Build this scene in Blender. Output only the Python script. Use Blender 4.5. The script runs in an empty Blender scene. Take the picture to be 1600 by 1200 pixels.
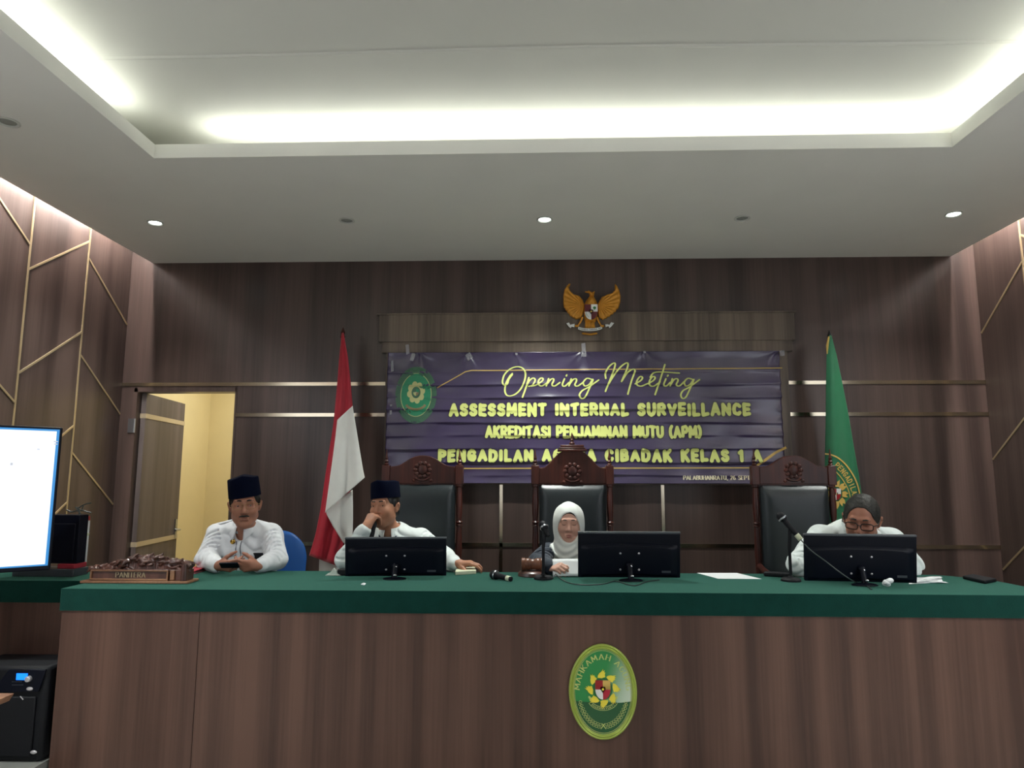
import bpy, bmesh, math, random
import numpy as np
from mathutils import Vector, Matrix

# ------------------------------------------------------------------ camera, exposure, lights of the room
scn = bpy.context.scene
COL = scn.collection
F_PX, YAW, PITCH, ROLL = 1085.3775, -0.033752, 0.135286, 0.0016668
CAM = np.array([0.0, 0.0, 1.55])
_f = np.array([math.sin(YAW)*math.cos(PITCH), math.cos(YAW)*math.cos(PITCH), math.sin(PITCH)])
_r0 = np.array([math.cos(YAW), -math.sin(YAW), 0.0]); _u0 = np.cross(_r0, _f)
_r = _r0*math.cos(ROLL)+_u0*math.sin(ROLL); _u = _u0*math.cos(ROLL)-_r0*math.sin(ROLL)
cd = bpy.data.cameras.new('camera'); cam = bpy.data.objects.new('camera', cd); COL.objects.link(cam)
cd.sensor_width = 36.0; cd.lens = F_PX/1600*36; cd.clip_start = 0.05; cd.clip_end = 60
m = Matrix(((_r[0], _u[0], -_f[0], CAM[0]), (_r[1], _u[1], -_f[1], CAM[1]), (_r[2], _u[2], -_f[2], CAM[2]), (0, 0, 0, 1)))
cam.matrix_world = m
scn.camera = cam
scn.view_settings.view_transform = 'Standard'; scn.view_settings.look = 'None'
scn.view_settings.gamma = 1.0; scn.view_settings.use_curve_mapping = False
scn.view_settings.exposure = EXPOSURE = 0.15
scn.cycles.diffuse_bounces = 6; scn.cycles.max_bounces = 10; scn.cycles.glossy_bounces = 4
w = bpy.data.worlds.new('world'); scn.world = w; w.use_nodes = True
w.node_tree.nodes['Background'].inputs[0].default_value = (0.5, 0.5, 0.5, 1); w.node_tree.nodes['Background'].inputs[1].default_value = 0.05
# lamp strengths
P_COVE = 26.0      # emission of the LED strips in the ceiling tray
P_WASH = 330.0       # LED strips in the side slots
P_SPOT = 130.0      # each lit downlight
P_FILL = 285.0     # unseen downlights, added as fill for bench, people and ceiling
P_ROOM = 23.0      # lamp in the yellow room
P_TV = 1.25
P_DAY = 1.6       # daylight in the windows of the public end of the room
CAMERA_WHITE = (0.96, 1.0, 0.95)

def at(px, py, Y):                       # a point of the photograph at depth Y
    d = _f+_r*(px-800)/F_PX-_u*(py-600)/F_PX
    return CAM+d*(Y/d[1])
def atz(px, py, Z):                      # ... on a level surface
    d = _f+_r*(px-800)/F_PX-_u*(py-600)/F_PX
    return CAM+d*((Z-1.55)/d[2])

# ------------------------------------------------------------------ materials
def lin(h):
    h = h.lstrip('#'); c = [int(h[i:i+2], 16)/255 for i in (0, 2, 4)]
    return tuple(x/12.92 if x <= .04045 else ((x+.055)/1.055)**2.4 for x in c)
def mat(name, hexc, rough=.5, metal=0., spec=.5, var=0., vscale=20., bump=0., bscale=80., sheen=0., emit=None, es=0., alpha=1., trans=0., stretch=(1, 1, 1), tint=None):
    M = bpy.data.materials.new(name); M.use_nodes = True
    nt = M.node_tree; b = nt.nodes['Principled BSDF']; c = lin(hexc)
    b.inputs['Base Color'].default_value = (*c, 1); b.inputs['Roughness'].default_value = rough
    b.inputs['Metallic'].default_value = metal; b.inputs['Specular IOR Level'].default_value = spec
    if sheen: b.inputs['Sheen Weight'].default_value = sheen; b.inputs['Sheen Roughness'].default_value = .5
    if sheen and tint: b.inputs['Sheen Tint'].default_value = (*lin(tint), 1)
    if emit: b.inputs['Emission Color'].default_value = (*lin(emit), 1); b.inputs['Emission Strength'].default_value = es
    if trans: b.inputs['Transmission Weight'].default_value = trans; b.inputs['IOR'].default_value = 1.45
    b.inputs['Alpha'].default_value = alpha
    tc = nt.nodes.new('ShaderNodeTexCoord'); mp = nt.nodes.new('ShaderNodeMapping'); mp.inputs['Scale'].default_value = stretch
    nt.links.new(tc.outputs['Object'], mp.inputs[0])
    n = nt.nodes.new('ShaderNodeTexNoise'); n.inputs['Scale'].default_value = vscale; n.inputs['Detail'].default_value = 4
    nt.links.new(mp.outputs[0], n.inputs[0])
    rp = nt.nodes.new('ShaderNodeValToRGB'); v = max(var, .015)
    rp.color_ramp.elements[0].position = .25; rp.color_ramp.elements[1].position = .75
    rp.color_ramp.elements[0].color = (*[x*(1-v) for x in c], 1); rp.color_ramp.elements[1].color = (*[min(1, x*(1+v)) for x in c], 1)
    nt.links.new(n.outputs[0], rp.inputs[0]); nt.links.new(rp.outputs[0], b.inputs['Base Color'])
    if bump:
        n2 = nt.nodes.new('ShaderNodeTexNoise'); n2.inputs['Scale'].default_value = bscale; n2.inputs['Detail'].default_value = 1.2 if bscale < 20 else 3
        nt.links.new(mp.outputs[0], n2.inputs[0])
        bp = nt.nodes.new('ShaderNodeBump'); bp.inputs['Strength'].default_value = bump; bp.inputs['Distance'].default_value = .035 if bscale < 20 else .01
        nt.links.new(n2.outputs[0], bp.inputs['Height']); nt.links.new(bp.outputs[0], b.inputs['Normal'])
    return M
def wood(name, dark, light, rough=.35, sc=(9, 9, .35), spec=.5, fine=70, coat=0.):
    M = bpy.data.materials.new(name); M.use_nodes = True
    nt = M.node_tree; b = nt.nodes['Principled BSDF']; L = nt.links.new
    b.inputs['Roughness'].default_value = rough; b.inputs['Specular IOR Level'].default_value = spec
    if coat: b.inputs['Coat Weight'].default_value = coat; b.inputs['Coat Roughness'].default_value = .15
    tc = nt.nodes.new('ShaderNodeTexCoord')
    def noise(scale3, s, det):
        mp = nt.nodes.new('ShaderNodeMapping'); mp.inputs['Scale'].default_value = scale3
        n = nt.nodes.new('ShaderNodeTexNoise'); n.inputs['Scale'].default_value = s; n.inputs['Detail'].default_value = det
        L(tc.outputs['Object'], mp.inputs[0]); L(mp.outputs[0], n.inputs[0]); return n
    a = noise(sc, 1., 3); c = noise((fine, fine, fine*.025), 1., 2)
    mx = nt.nodes.new('ShaderNodeMath'); mx.operation = 'MULTIPLY_ADD'; mx.inputs[1].default_value = .3
    L(c.outputs[0], mx.inputs[0]); L(a.outputs[0], mx.inputs[2])
    rp = nt.nodes.new('ShaderNodeValToRGB'); e = rp.color_ramp.elements
    e[0].position = .48; e[0].color = (*lin(dark), 1); e[1].position = .84; e[1].color = (*lin(light), 1)
    L(mx.outputs[0], rp.inputs[0]); L(rp.outputs[0], b.inputs['Base Color'])
    return M
MT = {}
MT['wall'] = wood('dark_veneer', '#382d2a', '#544540', .3, (7, 7, .25), .5)
MT['bench'] = wood('red_brown_veneer', '#48322b', '#684c41', .38, (8, 8, .18), .45)
MT['chair'] = wood('mahogany', '#2e1512', '#55291f', .35, (12, 12, 1.2), .4)
MT['board'] = wood('grey_brown_veneer', '#52483f', '#7c6d5f', .4, (7, 7, .25), .4)
MT['carve'] = wood('carved_teak', '#3a221c', '#6a443a', .32, (14, 14, 6), .6, coat=.3)
MT['teak'] = wood('pale_teak', '#7a5440', '#a87a58', .4, (3, 14, 14))
MT['gavel'] = wood('gavel_wood', '#5f3a28', '#86553c', .35, (20, 20, 20))
MT['door'] = wood('door_veneer', '#463e3c', '#5d5352', .5, (7, 7, .25))
MT['ceil'] = mat('white_plaster', '#d9d8d2', .8, var=.02, vscale=3, bump=.05, bscale=6)
MT['tray'] = mat('dimmed_tray_white', '#c2c2bb', .8, var=.02, vscale=2)  # same paint as the ceiling, darkened to hold down the strip light
MT['cream'] = mat('pale_public_wall', '#cfc9bd', .8, var=.03)
MT['yellow'] = mat('yellow_paint', '#dacb9c', .8, var=.03, vscale=4)
MT['floor'] = mat('pale_floor_tile', '#b2b0a9', .3, var=.06, vscale=6)
MT['carpet'] = mat('dark_red_carpet', '#54302c', .95, var=.2, vscale=90, bump=.3, bscale=300)
MT['strip'] = mat('polished_strip', '#d9cdb4', .16, metal=1., var=.06, vscale=5)
MT['gold'] = mat('gold_inlay', '#b9a685', .38, metal=.6, var=.08, vscale=8)
MT['strippale'] = mat('pale_strip', '#b5a68a', .4, metal=.2)
MT['steel'] = mat('brushed_steel', '#b4b8bd', .3, metal=1., var=.05)
MT['chrome'] = mat('chrome', '#e6e8ea', .1, metal=1.)
MT['black'] = mat('black_plastic', '#040817', .45, var=.05, spec=.22)
MT['blackm'] = mat('matt_black_plastic', '#0c0e14', .6, var=.08, bump=.1, bscale=300, spec=.3)
MT['bezel'] = mat('grey_bezel', '#4a4f55', .35)
MT['leather'] = mat('black_leather', '#20272a', .36, var=.08, vscale=30, bump=.06, bscale=420)
MT['cloth'] = mat('green_velvet', '#0b332e', .95, var=.16, vscale=14, bump=.25, bscale=260, sheen=.8, spec=.08, tint='#6fae98')
MT['vinyl'] = mat('purple_vinyl', '#3a2e52', .27, var=.3, vscale=2.2, spec=1.)
MT['ink'] = mat('pale_yellow_ink', '#dbe285', .45)
MT['inkd'] = mat('dark_ink', '#1c1428', .45)
MT['inkgold'] = mat('gold_ink', '#d6b25e', .4)
MT['inkw'] = mat('cream_ink', '#e6dcc0', .45)
MT['tape'] = mat('clear_tape', '#d8d8e0', .15, alpha=.25)
MT['gilt'] = mat('gilt_paint', '#c98a2a', .36, metal=.35, var=.15, vscale=30)
MT['red'] = mat('red_paint', '#9c1d22', .4); MT['maroon'] = mat('maroon_paint', '#5c1620', .4)
MT['white'] = mat('white_paint', '#e9ebe6', .4); MT['blackp'] = mat('black_paint', '#121212', .4)
MT['green'] = mat('green_paint', '#1f6a34', .4)
MT['plq'] = mat('plaque_green', '#1f6b36', .16, var=.08, vscale=9, spec=.7)
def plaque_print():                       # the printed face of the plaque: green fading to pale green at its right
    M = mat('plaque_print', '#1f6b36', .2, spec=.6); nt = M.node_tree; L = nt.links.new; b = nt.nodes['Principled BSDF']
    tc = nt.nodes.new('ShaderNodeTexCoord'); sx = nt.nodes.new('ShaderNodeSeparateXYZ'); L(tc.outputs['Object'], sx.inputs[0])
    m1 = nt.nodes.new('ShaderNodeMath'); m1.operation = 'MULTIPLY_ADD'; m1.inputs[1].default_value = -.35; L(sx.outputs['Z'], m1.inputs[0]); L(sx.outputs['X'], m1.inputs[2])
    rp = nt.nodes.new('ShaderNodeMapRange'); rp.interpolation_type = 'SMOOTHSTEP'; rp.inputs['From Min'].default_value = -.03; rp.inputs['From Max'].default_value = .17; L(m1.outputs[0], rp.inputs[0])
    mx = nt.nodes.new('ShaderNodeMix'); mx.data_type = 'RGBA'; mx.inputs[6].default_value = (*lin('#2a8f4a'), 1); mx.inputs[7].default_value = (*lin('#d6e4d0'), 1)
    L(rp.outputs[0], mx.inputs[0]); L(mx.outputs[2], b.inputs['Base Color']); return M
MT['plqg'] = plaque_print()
MT['plqd'] = mat('plaque_dark_green', '#1a5a30', .16, spec=.7)
MT['lime'] = mat('plaque_lime_rim', '#b0c25e', .3, metal=.3)
MT['limel'] = mat('plaque_pale_line', '#c4d27c', .3)
MT['sun'] = mat('sun_yellow', '#f4e44a', .35)
MT['flagred'] = mat('red_satin', '#b3152f', .5, var=.06, vscale=12, sheen=.3)
MT['flagwhite'] = mat('white_satin', '#e8e8e3', .55, var=.03, vscale=12, sheen=.2)
MT['flaggreen'] = mat('green_satin', '#0c6a42', .5, var=.08, vscale=12, sheen=.3)
MT['paper'] = mat('white_paper', '#e8ebec', .7, var=.02)
MT['shirt'] = mat('white_shirt_cotton', '#e6e8ec', .85, var=.03, vscale=30, bump=.9, bscale=11, stretch=(1, 1, .6), sheen=.1)
MT['shirt2'] = mat('cool_white_shirt_cotton', '#e4ecea', .85, var=.03, vscale=30, bump=.9, bscale=11, stretch=(1, 1, .6), sheen=.1)
MT['hijab'] = mat('white_hijab_jersey', '#e6eae4', .85, var=.02, vscale=20, bump=.2, bscale=30, sheen=.2)
MT['jacket'] = mat('navy_jacket_cloth', '#1f2a38', .8, var=.12, vscale=30, bump=.3, bscale=30, sheen=.15)
MT['trouser'] = mat('dark_trouser_cloth', '#22242a', .9, var=.1)
MT['velvet'] = mat('dark_navy_velvet', '#050a1e', 1., var=.15, vscale=60, spec=.1)
MT['navy'] = mat('navy_trim', '#14213c', .7)
MT['skin1'] = mat('brown_skin', '#a26f5a', .5, var=.06, vscale=25, spec=.4)
MT['skin2'] = mat('warm_brown_skin', '#b27e63', .48, var=.06, vscale=25, spec=.4)
MT['skin3'] = mat('light_brown_skin', '#d2a28e', .5, var=.05, vscale=25, spec=.4)
MT['skin4'] = mat('ruddy_brown_skin', '#a5705a', .45, var=.06, vscale=25, spec=.45)
MT['lip'] = mat('lip_skin', '#8c5848', .45); MT['lip3'] = mat('rose_lip', '#a8665c', .45)
MT['hair'] = mat('black_hair', '#15120f', .45, var=.3, vscale=120, stretch=(1, .2, 1))
MT['hairg'] = mat('greying_black_hair', '#25241f', .6, var=.5, vscale=90, stretch=(1, .3, 1), bump=.4, bscale=120)
MT['eyew'] = mat('eye_white', '#9a8f86', .3); MT['iris'] = mat('dark_iris', '#1a0f0a', .15)
MT['lens'] = mat('clear_lens', '#ffffff', .05, alpha=.12)
MT['frame'] = mat('dark_frame', '#1c1512', .3); MT['frameg'] = mat('thin_gold_frame', '#9c7d50', .3, metal=.7)
MT['blueplastic'] = mat('blue_plastic', '#1d5aa6', .4)
MT['brass'] = mat('brass', '#c9a24a', .25, metal=1.)
MT['screen'] = mat('lit_screen', '#000000', .3, emit='#e9f3ff', es=P_TV)
MT['screenblue'] = mat('screen_edge_glow', '#000000', .3, emit='#3f9be6', es=.8)  # emissive rim standing in for the blue glow around the screen
MT['greytext'] = mat('screen_grey_mark', '#000000', .3, emit='#c9ccd4', es=.9)
MT['lcd'] = mat('blue_display', '#001030', .3, emit='#1470ff', es=2.2)
MT['darkglass'] = mat('dark_screen_glass', '#0a0c10', .08)
MT['redfile'] = mat('red_card', '#b02c3c', .6); MT['pinkfile'] = mat('pink_card', '#d8808a', .6)
MT['ivory'] = mat('ivory_card', '#dfe3c4', .6)
MT['silverb'] = mat('silver_button', '#d0ccd0', .3, metal=.5)
MT['rubber'] = mat('grey_cable_rubber', '#3c4644', .35)
MT['stone'] = mat('grey_step_tile', '#8a8c88', .5, var=.1, vscale=12)
MT['led'] = mat('led_strip_light', '#ffffff', .5, emit='#fbfff6', es=P_COVE)
MT['ledw'] = mat('warm_led_strip_light', '#ffffff', .5, emit='#fff7f2', es=P_WASH)
MT['lampon'] = mat('lit_lamp_glass', '#ffffff', .3, emit='#f4fff8', es=14.)
MT['lampoff'] = mat('unlit_lamp_glass', '#8e918c', .25)
MT['ringw'] = mat('white_lamp_ring', '#b9bab4', .4)
MT['day'] = mat('daylit_glass', '#101418', .1, emit='#f0f6ff', es=P_DAY)
MT['tumbler'] = mat('clear_plastic', '#dfe6dc', .1, alpha=.4)

# ------------------------------------------------------------------ building helpers
def base_of(o):
    p = np.zeros(3)
    while o is not None: p += np.array(o.location); o = o.parent
    return p
def tag(o, label=None, cat=None, group=None, kind=None):
    if label: o['label'] = label
    if cat: o['category'] = cat
    if group: o['group'] = group
    if kind: o['kind'] = kind
    return o
def thing(name, loc, label, cat, group=None):
    o = bpy.data.objects.new(name, None); COL.objects.link(o); o.location = loc; o.empty_display_size = .1
    return tag(o, label, cat, group)
class MB:
    def __init__(s): s.v = []; s.f = []; s.m = []
    def add(s, v, f, m=0):
        o = len(s.v); s.v += [tuple(map(float, p)) for p in v]; s.f += [tuple(i+o for i in q) for q in f]
        s.m += ([m]*len(f) if isinstance(m, int) else list(m)); return s
    def box(s, c, d, m=0, R=None):
        c = np.array(c, float); h = np.array(d, float)/2
        P = [np.array((x, y, z))*h for x in (-1, 1) for y in (-1, 1) for z in (-1, 1)]
        if R is not None: P = [R@p for p in P]
        return s.add([c+p for p in P], [(0, 1, 3, 2), (4, 6, 7, 5), (0, 4, 5, 1), (2, 3, 7, 6), (0, 2, 6, 4), (1, 5, 7, 3)], m)
    def bx(s, x0, x1, y0, y1, z0, z1, m=0): return s.box(((x0+x1)/2, (y0+y1)/2, (z0+z1)/2), (x1-x0, y1-y0, z1-z0), m)
    def prism(s, poly, fn, d0, d1, m=0, back=True):     # fn(a, b, d) -> point
        n = len(poly); v = [fn(a, b, d0) for a, b in poly]+[fn(a, b, d1) for a, b in poly]
        f = [tuple(range(n, 2*n))]+[(i, (i+1) % n, n+(i+1) % n, n+i) for i in range(n)]
        if back: f.append(tuple(range(n-1, -1, -1)))
        return s.add(v, f, m)
    def tube(s, pts, r, n=10, m=0, caps=True, flat=1.):
        P = np.array(pts, float); k = len(P); r = np.broadcast_to(np.array(r, float), (k,))
        T = np.gradient(P, axis=0) if k > 2 else np.array([P[1]-P[0]]*2); T /= np.linalg.norm(T, axis=1)[:, None]+1e-12
        up = np.array((0, 0, 1.)) if abs(T[0][2]) < .9 else np.array((1., 0, 0)); v = []
        a = np.cross(T[0], up); a /= np.linalg.norm(a)
        for i in range(k):
            a = a-T[i]*(a@T[i]); a /= np.linalg.norm(a); b = np.cross(T[i], a)
            for j in range(n):
                t = 2*math.pi*j/n; v.append(P[i]+r[i]*(a*math.cos(t)+b*math.sin(t)*flat))
        f = [(i*n+j, i*n+(j+1) % n, (i+1)*n+(j+1) % n, (i+1)*n+j) for i in range(k-1) for j in range(n)]
        if caps: f += [tuple(range(n-1, -1, -1)), tuple((k-1)*n+j for j in range(n))]
        return s.add(v, f, m)
    def lathe(s, prof, c, n=24, m=0, ax=(0, 0, 1), sx=1., sy=1.):
        c = np.array(c, float); ax = np.array(ax, float); ax /= np.linalg.norm(ax)
        t = np.array((1., 0, 0)) if abs(ax[0]) < .9 else np.array((0, 1., 0)); a = t-ax*(t@ax); a /= np.linalg.norm(a); b = np.cross(ax, a)
        v = [c+ax*z+r*(a*sx*math.cos(2*math.pi*j/n)+b*sy*math.sin(2*math.pi*j/n)) for r, z in prof for j in range(n)]
        k = len(prof); f = [(i*n+j, i*n+(j+1) % n, (i+1)*n+(j+1) % n, (i+1)*n+j) for i in range(k-1) for j in range(n)]
        f += [tuple(range(n-1, -1, -1)), tuple((k-1)*n+j for j in range(n))]
        return s.add(v, f, m)
    def ell(s, c, r, m=0, R=None, nu=16, nv=10):
        c = np.array(c, float); r = np.broadcast_to(np.array(r, float), (3,)); v = []
        for i in range(nv+1):
            ph = math.pi*i/nv
            for j in range(nu):
                t = 2*math.pi*j/nu; p = np.array((math.sin(ph)*math.cos(t), math.sin(ph)*math.sin(t), math.cos(ph)))*r
                v.append(c+(R@p if R is not None else p))
        return s.add(v, [(i*nu+j, (i+1)*nu+j, (i+1)*nu+(j+1) % nu, i*nu+(j+1) % nu) for i in range(nv) for j in range(nu)], m)
    def grid(s, fn, nu, nv, m=0, closed=False):
        v = [fn(i/nu, j/nv) for j in range(nv+1) for i in range(nu+1)]; k = nu+1
        f = [(j*k+i, j*k+i+1, (j+1)*k+i+1, (j+1)*k+i) for j in range(nv) for i in range(nu)]
        return s.add(v, f, m)
    def build(s, name, mats, parent=None, origin=None, smooth=True, bevel=0., solid=0., ang=35, fixn=True, subd=0, weld=0.):
        o0 = base_of(parent) if parent is not None else (np.zeros(3) if origin is None else np.array(origin, float))
        me = bpy.data.meshes.new(name)
        V = np.array(s.v, float)-o0
        me.from_pydata(V.tolist(), [], s.f)
        if not isinstance(mats, (list, tuple)): mats = [mats]
        for q in mats: me.materials.append(MT[q] if isinstance(q, str) else q)
        me.polygons.foreach_set('material_index', s.m)
        bm = bmesh.new(); bm.from_mesh(me)
        bmesh.ops.remove_doubles(bm, verts=bm.verts, dist=max(weld, 1e-6))
        if fixn: bmesh.ops.recalc_face_normals(bm, faces=bm.faces)
        bm.to_mesh(me); bm.free()
        if smooth:
            me.polygons.foreach_set('use_smooth', [True]*len(me.polygons)); me.set_sharp_from_angle(angle=math.radians(ang))
        me.update()
        o = bpy.data.objects.new(name, me); COL.objects.link(o)
        if parent is not None: o.parent = parent
        else: o.location = o0
        if solid:
            md = o.modifiers.new('thickness', 'SOLIDIFY'); md.thickness = solid; md.offset = 0
        if bevel:
            md = o.modifiers.new('edges', 'BEVEL'); md.width = bevel; md.segments = 2; md.limit_method = 'ANGLE'; md.angle_limit = math.radians(40)
        if subd:
            md = o.modifiers.new('smooth', 'SUBSURF'); md.levels = subd; md.render_levels = subd
        return o
def struct(name, mb, mats, **k):
    return tag(mb.build(name, mats, **k), kind='structure')
def copy_tree(o, parent=None):
    c = o.copy(); COL.objects.link(c)
    if parent is not None: c.parent = parent
    for ch in list(o.children): copy_tree(ch, c)
    return c
def rotz(a): c, s = math.cos(a), math.sin(a); return np.array(((c, -s, 0), (s, c, 0), (0, 0, 1.)))
def rotx(a): c, s = math.cos(a), math.sin(a); return np.array(((1., 0, 0), (0, c, -s), (0, s, c)))
def roty(a): c, s = math.cos(a), math.sin(a); return np.array(((c, 0, s), (0, 1., 0), (-s, 0, c)))
def resample(P, step):
    P = np.array(P, float); d = np.r_[0, np.cumsum(np.linalg.norm(np.diff(P, axis=0), axis=1))]
    n = max(2, int(math.ceil(d[-1]/step))+1); t = np.linspace(0, d[-1], n)
    return np.stack([np.interp(t, d, P[:, k]) for k in range(P.shape[1])], 1)
def spline(P, n=8):
    P = np.array(P, float); Q = np.vstack([2*P[0]-P[1], P, 2*P[-1]-P[-2]]); out = []
    for i in range(1, len(Q)-2):
        p0, p1, p2, p3 = Q[i-1:i+3]
        for t in np.linspace(0, 1, n, endpoint=False):
            out.append(.5*((2*p1)+(-p0+p2)*t+(2*p0-5*p1+4*p2-p3)*t*t+(-p0+3*p1-3*p2+p3)*t**3))
    return np.array(out+[P[-1]])

# ------------------------------------------------------------------ lettering from pen strokes
GL = {
 'A': (.8, [[(0, 0), (.4, 1), (.8, 0)], [(.16, .33), (.64, .33)]]),
 'B': (.66, [[(0, 0), (0, 1)], [(0, 1), (.4, 1), (.56, .88), (.56, .66), (.4, .54), (0, .54)], [(.4, .54), (.64, .42), (.64, .14), (.44, 0), (0, 0)]]),
 'C': (.72, [[(.7, .82), (.55, .97), (.32, 1), (.1, .84), (0, .5), (.1, .16), (.32, 0), (.55, .03), (.7, .18)]]),
 'D': (.74, [[(0, 0), (0, 1)], [(0, 1), (.4, 1), (.66, .82), (.74, .5), (.66, .18), (.4, 0), (0, 0)]]),
 'E': (.58, [[(0, 0), (0, 1)], [(0, 1), (.58, 1)], [(0, .52), (.5, .52)], [(0, 0), (.58, 0)]]),
 'G': (.76, [[(.7, .82), (.55, .97), (.34, 1), (.1, .84), (0, .5), (.1, .16), (.34, 0), (.6, .04), (.74, .2), (.74, .45), (.42, .45)]]),
 'H': (.72, [[(0, 0), (0, 1)], [(.72, 0), (.72, 1)], [(0, .52), (.72, .52)]]),
 'I': (.06, [[(.03, 0), (.03, 1)]]),
 'J': (.5, [[(.5, 1), (.5, .22), (.36, .02), (.14, .02), (0, .2)]]),
 'K': (.7, [[(0, 0), (0, 1)], [(.66, 1), (.04, .45)], [(.2, .58), (.7, 0)]]),
 'L': (.56, [[(0, 1), (0, 0)], [(0, 0), (.56, 0)]]),
 'M': (.9, [[(0, 0), (.06, 1)], [(.06, 1), (.45, .25), (.84, 1)], [(.84, 1), (.9, 0)]]),
 'N': (.74, [[(0, 0), (0, 1)], [(0, 1), (.74, 0)], [(.74, 0), (.74, 1)]]),
 'P': (.62, [[(0, 0), (0, 1)], [(0, 1), (.42, 1), (.62, .86), (.62, .6), (.42, .45), (0, .45)]]),
 'R': (.68, [[(0, 0), (0, 1)], [(0, 1), (.42, 1), (.62, .87), (.62, .63), (.42, .5), (0, .5)], [(.3, .5), (.68, 0)]]),
 'S': (.62, [[(.6, .84), (.44, .99), (.2, .99), (.04, .84), (.04, .66), (.2, .55), (.44, .46), (.6, .34), (.6, .16), (.42, .01), (.18, .01), (0, .16)]]),
 'T': (.68, [[(0, 1), (.68, 1)], [(.34, 1), (.34, 0)]]),
 'U': (.7, [[(0, 1), (0, .3), (.12, .07), (.35, 0), (.58, .07), (.7, .3), (.7, 1)]]),
 'V': (.76, [[(0, 1), (.38, 0), (.76, 1)]]),
 'Y': (.72, [[(0, 1), (.36, .5), (.72, 1)], [(.36, .5), (.36, 0)]]),
 '1': (.28, [[(0, .78), (.24, 1), (.24, 0)]]),
 '2': (.6, [[(.02, .78), (.12, .96), (.34, 1), (.54, .9), (.56, .68), (.36, .4), (0, 0), (.6, 0)]]),
 '6': (.62, [[(.54, .92), (.34, 1), (.1, .8), (0, .4), (.1, .1), (.32, 0), (.54, .1), (.6, .32), (.5, .52), (.3, .58), (.08, .46)]]),
 ',': (.1, [[(.08, .08), (.02, -.16)]]),
 '(': (.22, [[(.22, 1.06), (.04, .8), (0, .5), (.04, .2), (.22, -.06)]]),
 ')': (.22, [[(0, 1.06), (.18, .8), (.22, .5), (.18, .2), (0, -.06)]]),
 ' ': (.34, []),
}
def ribbon(mb, P, wfun, fn, off, m=0, cap=True, step=.01):
    P = resample(P, step); k = len(P)
    T = np.gradient(P, axis=0); T /= np.linalg.norm(T, axis=1)[:, None]+1e-12; N = np.stack([-T[:, 1], T[:, 0]], 1)
    W = np.array([wfun(t) if callable(wfun) else wfun for t in T])/2
    v = []
    for i in range(k):
        for q in (-1, 0, 1): a = P[i]+N[i]*W[i]*q; v.append(fn(a[0], a[1], off))
    mb.add(v, [(3*i+j, 3*i+3+j, 3*i+4+j, 3*i+1+j) for i in range(k-1) for j in (0, 1)], m)
    if cap:
        for i in (0, k-1):
            c = P[i]; mb.add([fn(c[0], c[1], off)]+[fn(c[0]+W[i]*math.cos(t), c[1]+W[i]*math.sin(t), off) for t in np.linspace(0, 2*math.pi, 11)[:-1]], [(0, 1+j, 1+(j+1) % 10) for j in range(10)], m)
def text_strokes(txt, gap=.3):
    x = 0; out = []
    for ch in txt:
        wd, st = GL[ch]; out += [[(x+a, b) for a, b in p] for p in st]; x += wd+gap
    return out, x-gap
def write(mb, txt, fn, x0, x1, y0, h, wid, off, m=0, gap=.3, serif=0., jitter=0., seed=1, slant=0.):
    rnd = random.Random(seed); st, tot = text_strokes(txt, gap); sx = (x1-x0)/tot
    def wf(t): return (wid*h*(.22+.78*abs(t[1])) if serif else wid*h)
    o0 = off
    for si, p in enumerate(st):
        off = o0+.00012*(si % 6)
        q = [(x0+(a+slant*b)*sx, y0+(b+(rnd.uniform(-jitter, jitter) if b in (0, 1) else 0))*h) for a, b in p]
        ribbon(mb, q, wf, fn, off, m, cap=not serif, step=max(.002, h*.12))
        if not serif and len(q) > 2:
            for c in q[1:-1]:
                r = wid*h/2; mb.add([fn(c[0], c[1], off)]+[fn(c[0]+r*math.cos(t), c[1]+r*math.sin(t), off) for t in np.linspace(0, 2*math.pi, 11)[:-1]], [(0, 1+j, 1+(j+1) % 10) for j in range(10)], m)
        if serif:
            for e, g in ((0, 1), (-1, -2)):
                if p[e][1] in (0, 1) and abs(p[e][1]-p[g][1]) > .2:
                    a, b = q[e]; ribbon(mb, [(a-serif*h, b), (a+serif*h, b)], wid*h*.22, fn, off, m, cap=False, step=h*.12)

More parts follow.
